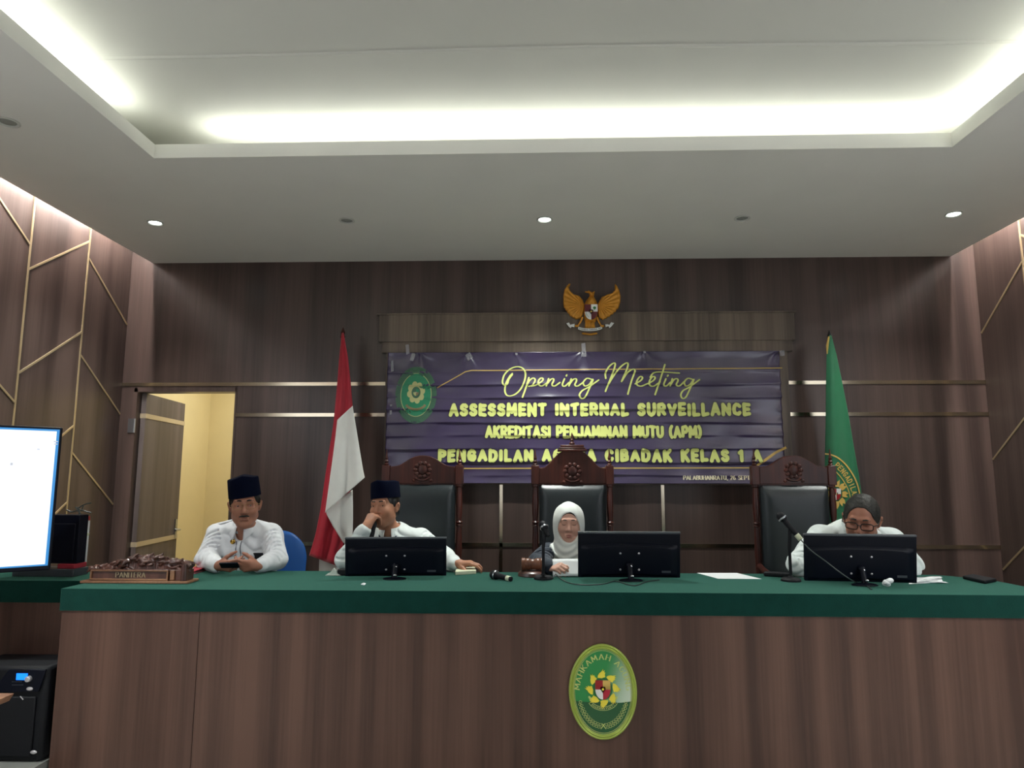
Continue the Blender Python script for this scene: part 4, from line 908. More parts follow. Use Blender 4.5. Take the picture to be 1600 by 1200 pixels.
q = atz(1236, 908, BT); xm, ym = q[0], q[1]
hd, tl = at(1215, 801, ym+.03), at(1251, 843, ym-.02)
dm2 = desk_mic(xm, ym, 'desk microphone on a round base, tilted towards the man with dark glasses', hd, tl, 1.17, True)
b = MB(); cb = [tl, at(1266, 859, 3.90), at(1290, 877, 3.83), at(1312, 894, 3.80), at(1328, 905, 3.78)]
q = atz(1338, 910, BT+.004); cb += [q, atz(1352, 914, BT+.004), atz(1362, 921, BT+.004)]
b.tube(spline(cb, 8), .0032, 8); b.build('cable', 'rubber', dm2)
q = atz(849, 905, BT); xm, ym = q[0], q[1]
hd, tl = at(846, 815, ym+.05), at(857, 838, ym+.0)
dm1 = desk_mic(xm, ym, 'desk microphone on a round base between the gavel and the woman in the white headscarf', hd, tl, 1.165, False)
b = MB(); cb = [atz(868, 897, BT+.02), atz(876, 904, BT+.004), atz(890, 911, BT+.004), atz(915, 914, BT+.004), atz(945, 912, BT+.004), atz(962, 908, BT+.004), atz(990, 915, BT+.004), atz(1010, 909, BT+.004), atz(1030, 906, BT+.004)]
b.tube([(xm+.055, ym, BT+.008)]+list(spline(cb, 8)), .003, 8); b.build('cable', 'rubber', dm1)
hm = thing('handheld_microphone', atz(782, 900, BT), 'black handheld microphone lying on the green cloth left of the gavel', 'microphone')
a, c = atz(767, 897, BT+.026), atz(799, 905, BT+.014)
b = MB(); mic_body(b, a, c, .026, .014); b.build('microphone_body', 'blackm', hm)
d = (c-a)/np.linalg.norm(c-a); b = MB(); b.lathe([(.0262, 0), (.028, .004), (.0262, .008)], a+d*.037, 18, ax=d); b.build('head_ring', 'steel', hm)
b = MB(); b.lathe([(.0135, 0), (.0142, .002), (.0142, .028), (.012, .03)], c-d*.040, 16, ax=d); b.build('pale_sleeve', 'ivory', hm)
# dark second handset behind the right desk microphone
q = atz(1217, 902, BT); b = MB(); b.box((q[0], q[1]+.02, BT+.014), (.15, .05, .026), R=rotz(-.5)); tag(b.build('handset', 'blackm', origin=(q[0], q[1], BT), bevel=.008), 'flat black handset lying behind the right desk microphone base', 'handset')

# ------------------------------------------------------------------ gavel on its block
q = atz(832, 905, BT); gx, gy = q[0], 4.178
b = MB(); b.lathe([(.078, 0), (.081, .004), (.078, .020), (.070, .026), (.064, .030), (.004, .030)], (gx-.005, gy, BT), 36)
tag(b.build('sound_block', 'carve', origin=(gx, gy, BT)), 'round wooden sound block under the gavel', 'sound block')
gv = thing('gavel', (gx, gy, BT+.03), 'brown wooden gavel resting on its round block', 'gavel')
L = .135; pr = [(.03, 0), (.036, .004), (.037, .02), (.032, .026), (.034, .032), (.034, .048), (.030, .054), (.030, .081), (.034, .087), (.034, .103), (.032, .109), (.037, .115), (.036, .131), (.03, L)]
b = MB(); b.lathe(pr, (gx-.066, gy, BT+.03+.0372), 28, ax=(1, 0, 0)); b.build('gavel_head', 'gavel', gv)
b = MB(); b.lathe([(.010, 0), (.010, .04), (.013, .09), (.015, .14), (.012, .165), (.004, .17)], (gx-.004, gy+.02, BT+.066), 14, ax=(-.3, .93, -.15)); b.build('gavel_handle', 'gavel', gv)

# ------------------------------------------------------------------ papers and small things on the bench
def paper(pts, label, z=BT, th=.0016, m='paper', nm='paper_sheet', cat='paper'):
    P = [atz(*p, z) for p in pts]; c = np.mean(P, 0); b = MB()
    b.prism([(p[0], p[1]) for p in P], lambda a, e, d: (a, e, z+d), .0006, th); return tag(b.build(nm, m, origin=(c[0], c[1], z), smooth=False), label, cat)
paper([(1089, 895.5), (1151, 895.5), (1190, 905), (1122, 904.5)], 'white sheet lying flat on the cloth between the second and third monitors')
paper([(1240, 897), (1300, 897), (1320, 905), (1262, 905)], 'white sheet partly under the right desk microphone, before the man in dark glasses')
paper([(1425, 902), (1470, 902.5), (1474, 910), (1420, 913)], 'white papers lying right of the right monitor')
b = MB()
for i, (A, C, D) in enumerate(([(1430, 903, .004), (1455, 908, .012), (1482, 911, .003)], [(1430, 912, .006), (1452, 905, .016), (1473, 904, .004)])):
    P = [atz(x, y, BT+z) for x, y, z in (A, C, D)]; s = spline(P, 8); mb = b
    mb.grid(lambda u, v: s[min(int(round(u*(len(s)-1))), len(s)-1)]+np.array((.01*v, .045*v, .006*i)), len(s)-1, 3)
P = atz(1455, 908, BT); tag(b.build('paper_sheet', 'paper', origin=(P[0], P[1], BT), solid=.001), 'two loosely curled white sheets on the papers at the right', 'paper')
P = [atz(*q, BT) for q in ((1504, 905), (1520, 902), (1558, 909.5), (1540, 913))]
b = MB(); b.prism([(q[0], q[1]) for q in P], lambda a, e, d: (a, e, BT+d), .001, .020); b.build('x', 'blackm')
ob = bpy.data.objects['x']; ob.name = 'wallet'; c = np.mean(P, 0)
for v in ob.data.vertices: v.co -= Vector((c[0], c[1], BT))
ob.location = (c[0], c[1], BT); tag(ob, 'black wallet lying at the right end of the green cloth', 'wallet')
md = ob.modifiers.new('edges', 'BEVEL'); md.width = .006; md.segments = 3
q = atz(1387, 914, BT+.02); b = MB()
for i in range(9): an = i*2.4; b.ell(q+np.array((.022*math.cos(an)*(i/9), .016*math.sin(an), .004+.018*(i % 3)/2)), (.016, .014, .013))
tag(b.build('crumpled_tissue', 'paper', origin=(q[0], q[1], BT)), 'small crumpled white tissue at the foot of the right monitor', 'tissue')
P = [atz(*q, BT) for q in ((711, 899), (744, 897), (742, 891), (713, 893))]
b = MB(); b.prism([(q[0], q[1]) for q in P], lambda a, e, d: (a, e, BT+d), .001, .022); c = np.mean(P, 0)
tag(b.build('note_pad', 'ivory', origin=(c[0], c[1], BT), bevel=.003), 'small pale note pad under the hand on the cloth, right of the first monitor', 'note pad')
q = atz(522, 899, BT); b = MB()
b.grid(lambda u, v: (q[0]-.045+.09*u, q[1]-.03+.06*v, BT+.004+.030*math.sin(math.pi*u)*math.sin(math.pi*v)*(1+.3*math.sin(11*u+5*v))), 14, 10); b.grid(lambda u, v: (q[0]-.045+.09*u, q[1]-.03+.06*v, BT+.002), 2, 2)
tag(b.build('tissue_packet', 'tumbler', origin=(q[0], q[1], BT)), 'clear plastic tissue packet on the cloth beside the first monitor', 'packet')
q = atz(541, 899, BT); b = MB(); b.bx(q[0]-.05, q[0]+.04, q[1]-.02, q[1]+.05, BT+.001, BT+.036)
tag(b.build('pen_case', 'blackm', origin=(q[0], q[1], BT), bevel=.006), 'small black case behind the left edge of the first monitor', 'case')
paper([(564, 913.5), (568, 911.5), (572, 912.5), (569, 915)], 'tiny white paper scrap on the cloth in front of the first monitor', th=.004, nm='paper_scrap')
P = [atz(*p, BT) for p in ((292, 893.5), (311, 889), (325, 891), (303, 897.5))]; c = np.mean(P, 0)
b = MB()
for k, (m_, z0) in enumerate(((0, .001), (1, .009), (2, .014))): b.prism([(p[0], p[1]) for p in P], lambda a, e, d: (a, e, BT+d), z0, z0+(.008 if k == 0 else .005 if k == 1 else .006), m_)
tag(b.build('folder', ['pinkfile', 'blackp', 'redfile'], origin=(c[0], c[1], BT), smooth=False), 'red and pink card folder between the carved nameplate and the man at the left', 'folder')

# ------------------------------------------------------------------ carved nameplate
n0, n1 = at(129, 911, 3.80), at(297, 910, 3.80); nx0, nx1 = n0[0], n1[0]
npz = thing('nameplate', ((nx0+nx1)/2, 3.83, BT), 'carved dark wooden nameplate reading PANITERA at the left end of the bench', 'nameplate')
b = MB(); b.bx(nx0, nx1, 3.775, 3.90, BT+.001, BT+.014); b.build('base_board', 'teak', npz, bevel=.003)
ta, tb_ = at(143, 893, 3.80), at(263, 907, 3.80)
b = MB(); b.bx(nx0+.035, nx1-.02, 3.80, 3.88, BT+.014, BT+.072)
b.build('block', 'carve', npz, bevel=.004)
b = MB(); x0, x1, z0, z1 = ta[0], tb_[0], BT+.018, BT+.068
for A in ((x0, x1, z1-.006, z1), (x0, x1, z0, z0+.006), (x0, x0+.007, z0, z1), (x1-.007, x1, z0, z1)): b.bx(A[0], A[1], 3.788, 3.80, A[2], A[3])
b.bx(x1+.012, x1+.035, 3.79, 3.80, z0, z1); b.build('plate_frame', 'teak', npz, bevel=.002)
b = MB(); ca, cb = at(180, 905, 3.795)[0], at(226, 905, 3.795)[0]
write(b, 'PANITERA', lambda a, c, d: (a, 3.799-d, c), ca, cb, BT+.030, .027, .2, .001, serif=.12, gap=.3)
b.build('lettering', 'gold', npz, smooth=False)
rnd = random.Random(4); FL = Field((nx0-.02, 3.77, BT+.05), (nx1+.02, 3.91, BT+.24), .0035)
topz = [(nx0+.005, .075), (nx0+.10, .095), (nx0+.2, .125), (nx0+.28, .150), (nx0+.36, .148), (nx0+.44, .140), (nx0+.50, .125), (nx1-.02, .118)]
for i in range(150):
    x = rnd.uniform(nx0+.01, nx1-.02); zt = np.interp(x, [p[0] for p in topz], [p[1] for p in topz]); z = BT+.065+(zt-.07)*rnd.random()**.7
    an = rnd.uniform(-.9, .5); FL.ell((x, 3.835+rnd.uniform(-.022, .02), z), (.022*rnd.uniform(.7, 1.2), .012, .008), R=roty(an), k=.004)
for x in np.linspace(nx0+.04, nx1-.03, 22): zt = np.interp(x, [p[0] for p in topz], [p[1] for p in topz]); FL.cap((x, 3.84, BT+.06), (x, 3.84, BT+zt-.016), .016, .012, k=.006)
V, Q = FL.mesh(); b = MB(); b.add(V, [tuple(q) for q in Q]); b.build('carved_leaf_crest', 'carve', npz, ang=180)
b = MB(); b.tube([(nx1-.035, 3.80, BT+.014), (nx1-.035, 3.80, BT+.10)], [.018, .015], 12); b.build('end_post', 'carve', npz)

# ------------------------------------------------------------------ television on a floor stand, box and cartons behind it
T1 = at(98, 668, 3.62); T0 = at(80, 890, 3.62); dx = np.array((-.735, -.678, 0.)); W = 1.30; zt, zb = T1[2], T0[2]
tv = thing('television', (-3.0, 3.2, 0), 'large television with a glowing white screen at the left edge', 'television')
nr = np.array((.678, -.735, 0.)); o = np.array((-2.517, 3.62, 0))
def TVP(a, c, d): return o+dx*a+np.array((0, 0, c))+nr*d
Rt = np.stack([dx, -nr, np.array((0, 0, 1.))], 1)
b = MB(); b.box(TVP(W/2, (zt+zb)/2, -.025), (W, .045, zt-zb), R=Rt); b.build('back_shell', 'black', tv, bevel=.006)
b = MB(); b.prism([(.014, zb+.022), (W-.014, zb+.022), (W-.014, zt-.012), (.014, zt-.012)], TVP, -.001, .0005); b.build('screen_glow_rim', 'screenblue', tv, smooth=False)
b = MB(); b.prism([(.027, zb+.030), (W-.02, zb+.030), (W-.02, zt-.022), (.027, zt-.022)], TVP, .0005, .0012); b.build('screen', 'screen', tv, smooth=False)
b = MB()
def tvpx(px, py):
    d = _f+_r*(px-800)/F_PX-_u*(py-600)/F_PX; t = ((o-CAM)@nr)/(d@nr); p = CAM+d*t-o; return (p@dx, p[2])
for (px, py, w_, h_) in ((87, 690, .02, .006), (87, 694, .016, .006), (18, 725, .010, .012), (60, 702, .012, .005)):
    a, c = tvpx(px, py); b.prism([(a-w_/2, c-h_/2), (a+w_/2, c-h_/2), (a+w_/2, c+h_/2), (a-w_/2, c+h_/2)], TVP, .0012, .0016)
b.build('screen_mark', 'greytext', tv, smooth=False)
b = MB(); b.tube([TVP(W*.5, .03, -.08), TVP(W*.5, zb+.3, -.08)], .03, 14); b.box(TVP(W*.5, .02, -.16), (.7, .25, .04), R=Rt); b.box(TVP(W*.5, zb+.3, -.06), (.3, .04, .25), R=Rt); b.build('floor_stand', 'blackm', tv, bevel=.004)
q = at(132, 890, 4.11); x1 = q[0]
b = MB(); b.bx(x1-.34, x1, 4.03, 4.11, BT+.073, at(120, 804, 4.06)[2]); b.bx(x1-.32, x1-.02, 4.024, 4.03, BT+.09, BT+.30)
ob = tag(b.build('desktop_computer', 'black', origin=(x1-.17, 4.07, BT+.073), bevel=.006), 'black computer case standing behind the right edge of the television', 'computer')
ztop = at(120, 804, 4.06)[2]
b = MB(); b.bx(x1-.36, x1+.004, 4.01, 4.14, BT+.001, BT+.044); tag(b.build('file_box', 'bezel', origin=(x1-.18, 4.07, BT), bevel=.003), 'low dark grey file box under the red folder and computer case', 'box')
b = MB(); b.bx(x1-.10, x1-.002, 4.015, 4.13, BT+.045, BT+.072); tag(b.build('folder', 'redfile', origin=(x1-.06, 4.07, BT+.045), bevel=.003), 'red folder under the black computer case', 'folder')
q = at(122, 797, 4.10); b = MB()
for A in ([(104, 797), (112, 800), (121, 798), (126, 803)], [(118, 792), (124, 800), (123, 804)], [(128, 790), (136, 787), (143, 786)], [(122, 794), (130, 790), (127, 799)], [(131, 798), (137, 800), (143, 801)], [(131, 798), (126, 797), (121, 793)]):
    b.tube(spline([at(x, y, 4.10) for x, y in A], 6), .004, 8)
b.tube([at(124, 801, 4.10), (at(124, 801, 4.10)[0], 4.10, ztop+.001)], .004, 8)
tag(b.build('cable_coil', 'rubber', origin=(q[0], 4.10, ztop)), 'tangled thin cable on top of the black computer case', 'cable')
# rolled poster with a red cap behind the case
t_ = thing('poster_tube', (x1-.03, 4.20, BT), 'white tube with a red cap standing behind the black computer case', 'tube')
pa, pb = at(134.5, 880, 4.20), at(136.5, 810, 4.20)
b = MB(); b.tube([(pa[0]-.003, 4.20, BT+.001), (pb[0], 4.20, pb[2]-.012)], [.005, .016], 14); b.build('tube_body', 'paper', t_)
b = MB(); b.tube([(pb[0], 4.20, pb[2]-.012), (pb[0], 4.20, pb[2]+.014)], [.0165, .014], 14); b.build('tube_cap', 'red', t_)
p2 = at(135.6, 836, 4.20); b = MB(); b.tube([(p2[0]-.0015, 4.20, p2[2]-.018), (p2[0]-.001, 4.20, p2[2]+.012)], [.0105, .0145], 14); b.build('tube_band', 'ivory', t_)

# ------------------------------------------------------------------ loudspeaker and bench corner at the lower left
spx = at(74, 1100, 3.60)[0]
sp = thing('loudspeaker', (spx-.22, 3.70, .15), 'black floor loudspeaker with a small blue display left of the bench', 'loudspeaker')
zt = at(80, 1041, 3.60)[2]
b = MB(); b.bx(spx-.44, spx, 3.585, 3.85, .151, zt); b.build('cabinet', 'blackm', sp, bevel=.02)
def sp_(px, py): q = at(px, py, 3.575); return q[0], q[2]
b = MB(); x0, z0 = sp_(10, 1080); x2, z2 = sp_(62, 1046)
b.prism([sp_(-14, 1082), sp_(60, 1081), sp_(72, 1046), sp_(14, 1046)], lambda a, c, d: (a, 3.585-d, c), 0, .012); b.build('control_panel', 'black', sp, bevel=.003)
b = MB(); b.bx(spx-.42, spx-.045, 3.572, 3.586, .18, sp_(0, 1088)[1]); b.build('grille', 'blackm', sp, bevel=.006)
b = MB(); (x0, z0), (x2, z2) = sp_(26, 1062), sp_(44, 1052); b.bx(x0, x2, 3.570, 3.574, z0, z2); b.build('display', 'lcd', sp)
x, z = sp_(46.5, 1060); MB().lathe([(.014, 0), (.014, .016), (.011, .020), (.002, .021)], (x, 3.573, z), 18, ax=(0, -1, 0)).build('knob', 'silverb', sp)
for px, py in ((47, 1076), (53, 1175)):
    x, z = sp_(px, py); b = MB(); b.ell((x, 3.572, z), (.017, .006, .009)); b.build('badge', 'silverb', sp)
b = MB()
for i, (py, n) in enumerate(((1065, 7), (1070, 8))):
    for k in range(n):
        x, z = sp_(20+k*2.3, py); b.box((x, 3.572, z), (.003, .002, .004))
b.build('panel_marks', 'bezel', sp, smooth=False)
x, z = sp_(35, 1090); b = MB(); b.tube([(x-.008, 3.570, z+.008), (x+.008, 3.570, z-.008)], .0025, 6); b.build('scratch_mark', 'silverb', sp)
q0, q1 = at(23, 1083, 2.93), at(15, 1095, 2.93)
wb = thing('wooden_bench', (q0[0]-.45, 2.93, 0), 'corner of a tan wooden bench in front of the loudspeaker at the left edge', 'bench')
b = MB(); b.prism([(q0[0], q0[2]), (q1[0], q1[2]), (q1[0]-.85, q1[2]), (q0[0]-.85, q0[2])], lambda a, c, d: (a, 2.93-d, c), -.0, .10); b.build('seat_plank', 'teak', wb, smooth=False, bevel=.003)
for k in (-.12, -.80):
    b = MB(); b.bx(q1[0]+k-.03, q1[0]+k+.02, 2.85, 2.91, 0, q1[2]); b.build('leg', 'teak', wb)
# ------------------------------------------------------------------ people
def head_frame(yaw, pitch, roll):
    ef = np.array((math.sin(yaw), -math.cos(yaw), 0.)); ex = np.array((math.cos(yaw), math.sin(yaw), 0.)); ez = np.array((0, 0, 1.))
    c, s = math.cos(pitch), math.sin(pitch); ef, ez = ef*c-ez*s, ez*c+ef*s
    c, s = math.cos(roll), math.sin(roll); ex, ez = ex*c+ez*s, ez*c-ex*s
    return np.stack([ex, ef, ez], 1)
class Person:
    def __init__(s, name_label, loc, eye, yaw=0, pitch=0, roll=0, sc=1.1, skin='skin1', lip='lip'):
        s.t = thing('person', loc, name_label, 'person'); s.M = head_frame(yaw, pitch, roll); s.sc = sc; s.skin = skin; s.lip = lip
        s.c = np.array(eye)-s.M@np.array((0, .088, .012))*sc
    def H(s, x, f, z): return s.c+s.M@(np.array((x, f, z))*s.sc)
    def sk(s, J, h=.0045, closed=False, female=False):
        s.J = J; lo = np.min([p for p in J.values()], 0)-.16; hi = np.max([p for p in J.values()]+[s.H(0, 0, .16)], 0)+.16
        lo[2] = min(lo[2], PLAT-.02); B = Field(lo, hi, h); k = s.sc; M = s.M; Hh = s.H
        P, N = J['pelvis'], J['neck']; ch = N*.72+P*.28; be = N*.35+P*.65
        mid = (J['shL']+J['shR'])/2; wdx = np.linalg.norm(J['shL']-J['shR'])/2
        B.ell(P, (.165, .13, .12), k=.05).ell(be, (.155, .115, .17), k=.06).ell(ch, (wdx*.92, .115, .17), k=.06)
        for q in 'LR':
            sh = J['sh'+q]; B.cap(N-(0, 0, .02), sh, .055, .055, k=.05)
            B.cap(sh, J['el'+q], .052, .040, k=.03).cap(J['el'+q], J['wr'+q], .040, .027, k=.015)
            hp = P+np.array((-.09 if q == 'L' else .09, -.02, -.02)); kn = J['kn'+q]; an = J['an'+q]
            B.cap(hp, kn, .078, .055, k=.04).cap(kn, an, .052, .036, k=.02).cap(an+(0, .02, -.02), an+np.array((0, -.15, -.045)), .038, .03, k=.02)
        B.cap(N-(0, 0, .03), Hh(0, -.015, -.06), .057, .054, k=.03)
        # head
        B.ell(Hh(0, -.012, .035), np.array((.076, .094, .088))*k, R=M, k=.015)
        B.ell(Hh(0, .022, -.030), np.array((.0675 if not female else .0745, .068, .084))*k, R=M, k=.03)
        B.ell(Hh(0, .060, -.098), .024*k, k=.03)
        for q in (-1, 1):
            B.cap(Hh(q*.050, .005, -.058), Hh(q*.016, .058, -.094), .016*k, .015*k, k=.03)
            B.ell(Hh(q*.036, .062, -.024), .026*k, k=.025)
            B.ell(Hh(q*.031, .100, .010), np.array((.017, .016, .011))*k, R=M, k=.012, op='-')
            B.ell(Hh(q*.031, .0765, .011), np.array((.0135, .012, .0105))*k, R=M, k=.004) if closed else B.cap(Hh(q*.019, .0835, .0145), Hh(q*.044, .077, .0138), .0064*k, k=.004)
            if not closed: B.cap(Hh(q*.020, .083, .0040), Hh(q*.043, .077, .0050), .0048*k, k=.004)
            B.ell(Hh(q*.080, -.012, -.004), np.array((.010, .021, .032))*k, R=M@roty(q*.25)@rotx(.1), k=.006)
            B.ell(Hh(q*.087, -.004, -.002), np.array((.006, .010, .018))*k, R=M, k=.004, op='-')
            B.ell(Hh(q*.012, .094, -.029), np.array((.0095, .010, .008))*k, R=M, k=.006)
            B.ell(Hh(q*.009, .101, -.037), np.array((.004, .005, .003))*k, R=M, k=.003, op='-')
        B.cap(Hh(-.036, .080, .031), Hh(.036, .080, .031), .012*k, k=.014)
        B.cap(Hh(0, .086, .016), Hh(0, .104, -.023), .008*k, .0125*k, k=.010)
        B.cap(Hh(-.019, .086, -.058), Hh(.019, .086, -.058), .0072*k, k=.006); B.cap(Hh(-.016, .086, -.0695), Hh(.016, .086, -.0695), .0078*k, k=.006)
        B.cap(Hh(-.024, .097, -.0635), Hh(.024, .097, -.0635), .0028*k, k=.004, op='-')
        s.B = B
    def hand(s, side, fwd, nrm, curl, thumb=.5, spread=.0, sc=1.0):
        """fwd: wrist to knuckles; nrm: out of the palm; curl: bend per finger (three joints) in radians"""
        B = s.B; W = s.J['wr'+side]; y = np.array(fwd, float); y /= np.linalg.norm(y); n = np.array(nrm, float); n -= y*(n@y); n /= np.linalg.norm(n)
        x = np.cross(y, n)*(1 if side == 'L' else -1)      # towards the thumb (image-left hand is the right hand)
        def P(a, b, c): return W+(x*a+y*b+n*c)*sc
        s.HP = P
        mc = [(.030, .086), (.010, .092), (-.010, .087), (-.028, .078)]
        B.cap(P(0, -.01, 0), P(0, .02, 0), .026*sc, .027*sc, k=.015)
        for (a, b) in mc: B.cap(P(a*.55, .018, .0), P(a, b, 0), .0145*sc, .0115*sc, k=.012)
        B.cap(P(.014, .03, .008), P(.026, .05, .010), .016*sc, .012*sc, k=.012)
        seg = [(.042, .025, .021), (.046, .029, .022), (.042, .027, .021), (.033, .021, .019)]
        for i, (a, b) in enumerate(mc):
            p = P(a, b, 0); an = 0; cu = curl[i] if isinstance(curl[0], (tuple, list)) else curl; r = [.0098, .009, .0082, .0072]
            sp = spread*(1.5-i)*.2
            for q in range(3):
                an += cu[q]; d = (y*math.cos(an)+n*math.sin(an)); d = d*math.cos(sp)+x*math.sin(sp)
                p2 = p+d*seg[i][q]*sc; B.cap(p, p2, r[q]*sc*(.9 if i == 3 else 1), r[q+1]*sc*(.9 if i == 3 else 1), k=.0035); p = p2
        p = P(.024, .022, .006); an = .75-.45*thumb
        d = x*math.sin(an+.25)*(1-.35*thumb)+y*math.cos(an)*.9+n*(.25+.6*thumb); d /= np.linalg.norm(d)
        for L, r1, r2, tb in ((.042, .0135, .0115, 0), (.033, .0112, .010, .3), (.027, .010, .0078, .35)):
            d = d+(y*.5+n*.35-x*.5)*tb*thumb; d /= np.linalg.norm(d); p2 = p+d*L*sc; B.cap(p, p2, r1*sc, r2*sc, k=.006); p = p2
        return P
    def finish(s):
        V, Q = s.B.mesh()
        b = MB(); b.add(V, [tuple(q) for q in Q], 0); o = b.build('body', s.skin, s.t, ang=180); s.body = o
        md = o.modifiers.new('soften', 'SMOOTH'); md.factor = .5; md.iterations = 2; return o
    def lips(s):
        b = MB(); b.tube([s.H(-.020, .0885, -.0628), s.H(-.010, .0925, -.0588), s.H(-.004, .0938, -.0575), s.H(0, .0936, -.0585), s.H(.004, .0938, -.0575), s.H(.010, .0925, -.0588), s.H(.020, .0885, -.0628)], [.001, .0034, .0038, .0038, .0038, .0034, .001], 10)
        b.tube([s.H(-.019, .0880, -.0640), s.H(-.009, .0925, -.0690), s.H(0, .0935, -.0705), s.H(.009, .0925, -.0690), s.H(.019, .0880, -.0640)], [.001, .0040, .0044, .0040, .001], 10); b.build('lips', s.lip, s.t)
    def eyes(s, look=0., down=0.):
        for q in (-1, 1):
            b = MB(); c = s.H(q*.0315, .0745, .0105); b.ell(c, .0118*s.sc, 0, nu=16, nv=10)
            d = s.M@np.array((math.sin(look), math.cos(look)*math.cos(down), -math.sin(down))); b.ell(c+d*.0085*s.sc, .0052*s.sc, 1, nu=10, nv=8); b.build('eye', ['eyew', 'iris'], s.t)
    def brows(s, m='hair', th=.0035):
        for q in (-1, 1):
            b = MB(); b.tube([s.H(q*.014, .0945, .0345), s.H(q*.028, .0930, .0375), s.H(q*.047, .0835, .0325)], [th*s.sc, th*1.2*s.sc, th*.5*s.sc], 8); b.build('eyebrow', m, s.t)
    def cloth(s, name, m, fold=.003, top=True, sleeve=.90, cut=.058, h=.005, seed=0, loose=.0165):
        J = s.J; ps = [J[k] for k in ('pelvis', 'neck', 'shL', 'shR', 'elL', 'elR', 'wrL', 'wrR')]
        C = Field(np.min(ps, 0)-.20, np.max(ps, 0)+.16, h); P, N = J['pelvis'], J['neck']; ch = N*.72+P*.28; be = N*.35+P*.65; wdx = np.linalg.norm(J['shL']-J['shR'])/2; g = loose
        C.ell(P+(0, 0, .02), (.178+g, .142+g, .12), k=.05).ell(be, (.168+g, .130+g, .18), k=.06).ell(ch, (wdx*.93+g, .120+g, .175+g), k=.06)
        for q in 'LR':
            sh, el, wr = J['sh'+q], J['el'+q], J['wr'+q]; C.cap(N-(0, 0, .03), sh-(0, 0, .004), .058+g*.5, .056+g*.7, k=.05)
            C.cap(sh, el, .056+g, .050+g, k=.03).cap(el, el+(wr-el)*sleeve, .050+g, .034+g*.6, k=.012)
        r = random.Random(seed); a = [r.uniform(0, 6) for _ in range(6)]
        C.warp(lambda x, y, z: fold*((np.abs(np.sin(42*z+33*np.abs(x-N[0])-20*y+1.3*np.sin(16*x+13*y+a[1])+.6*np.sin(41*x+a[2])+a[0]))-.6)*(.55+.45*np.sin(14*z+19*x+a[3]))*-1.6+.4*np.sin(30*x+22*z+a[4])))
        if fold > .005:                                              # pressed creases across the sleeves and down from the shoulders
            for q, sg in (('L', -1), ('R', 1)):
                sh, el, wr = J['sh'+q], J['el'+q], J['wr'+q]
                for A, B_, ra, ts in ((sh, el, .054+g, (.22, .42, .60, .76, .92)), (el, el+(wr-el)*sleeve, .046+g, (.12, .34, .58))):
                    ax = (B_-A)/np.linalg.norm(B_-A); fr = np.array((0, -1., .25)); fr -= ax*(fr@ax); fr /= np.linalg.norm(fr); sd = np.cross(ax, fr)
                    for t in ts:
                        t += r.uniform(-.05, .05); c = A+(B_-A)*t; rr = ra*(1-.18*t); k1, k2 = r.uniform(.015, .04), r.uniform(.015, .04)
                        pts = [c+(fr*math.cos(u)+sd*math.sin(u))*(rr+.0042)+ax*(k1*u+.008*math.sin(3*u)) for u in np.linspace((-1.1 if sg > 0 else -.85)+r.uniform(-.3, .3), (.85 if sg > 0 else 1.0)+r.uniform(-.3, .3), 7)]
                        for a_, b_ in zip(pts[:-1], pts[1:]): C.cap(a_, b_, .0068, .0068, k=.008, op='-')
        if cut: C.cap(N-(0, 0, .05)+(0, -.02, 0), N+(0, -.01, .09), cut, cut+.012, k=.006, op='-'); C.cap(N+(0, -.088, -.082), N+(0, -.045, .015), .020, .050, k=.008, op='-')
        V, Q = C.mesh(); b = MB(); b.add(V, [tuple(q) for q in Q]); o = b.build(name, m, s.t, ang=180)
        md = o.modifiers.new('soften', 'SMOOTH'); md.factor = .5; md.iterations = 2; s.C = C; return o
    def trousers(s, m='trouser'):
        J = s.J; P = J['pelvis']; C = Field(np.min([P, J['anL'], J['anR'], J['knL'], J['knR']], 0)-.2, P+.22, .008)
        C.ell(P-(0, 0, .01), (.178, .142, .115), k=.05)
        for q, sg in (('L', -1), ('R', 1)):
            hp = P+np.array((sg*.09, -.02, -.02)); C.cap(hp, J['kn'+q], .092, .070, k=.04).cap(J['kn'+q], J['an'+q]+(0, 0, .02), .070, .056, k=.02)
        V, Q = C.mesh(); b = MB(); b.add(V, [tuple(q) for q in Q]); b.build('trousers', m, s.t, ang=180)
        for q in 'LR':
            a = J['an'+q]; b = MB(); b.ell(a+np.array((0, -.07, -.045)), (.046, .135, .038)); b.ell(a+np.array((0, .0, -.02)), (.044, .055, .055)); b.build('shoe', 'black', s.t)
    def collar(s, m, inner=None, r=.066, hh=.042, point=.05, tilt=0.):
        N = s.J['neck']; b = MB(); n = 44
        def cp(u, k):
            t = math.radians(16+328*u); fr = math.cos(t)     # 1 in front
            tip = max(0, 1-min(u, 1-u)/.13)
            R_, z = ((r-.004, -.012), (r, hh), (r+.020, hh*.15-.016-point*tip))[k]
            ext = .016*tip if k == 2 else 0
            z += -.030*max(0, fr)*(1 if k != 1 else .75)-.006
            return N+np.array((math.sin(t)*(R_+ext*1.6), -math.cos(t)*(R_*1.02+ext)-.008, z))
        v = [cp(i/n, k) for i in range(n+1) for k in range(3)]
        f = []; mi = []
        for i in range(n):
            for k in (0, 1): f.append((3*i+k, 3*i+3+k, 3*i+4+k, 3*i+1+k)); mi.append(1 if (inner and k == 0) else 0)
        b.add(v, f, mi); return b.build('collar', [m, inner or m], s.t, solid=.004, fixn=False, ang=60)
    def on_front(s, x, z, off=.002):      # a point on the front of the shirt at (x, z)
        C = s.C; i = int(round((x-C.lo[0])/C.h)); k = int(round((z-C.lo[2])/C.h)); col = C.F[i, :, k]
        w_ = np.where(col < 0)[0]; y = C.lo[1]+C.h*(w_[0] if len(w_) else 0); return np.array((x, y-off, z))
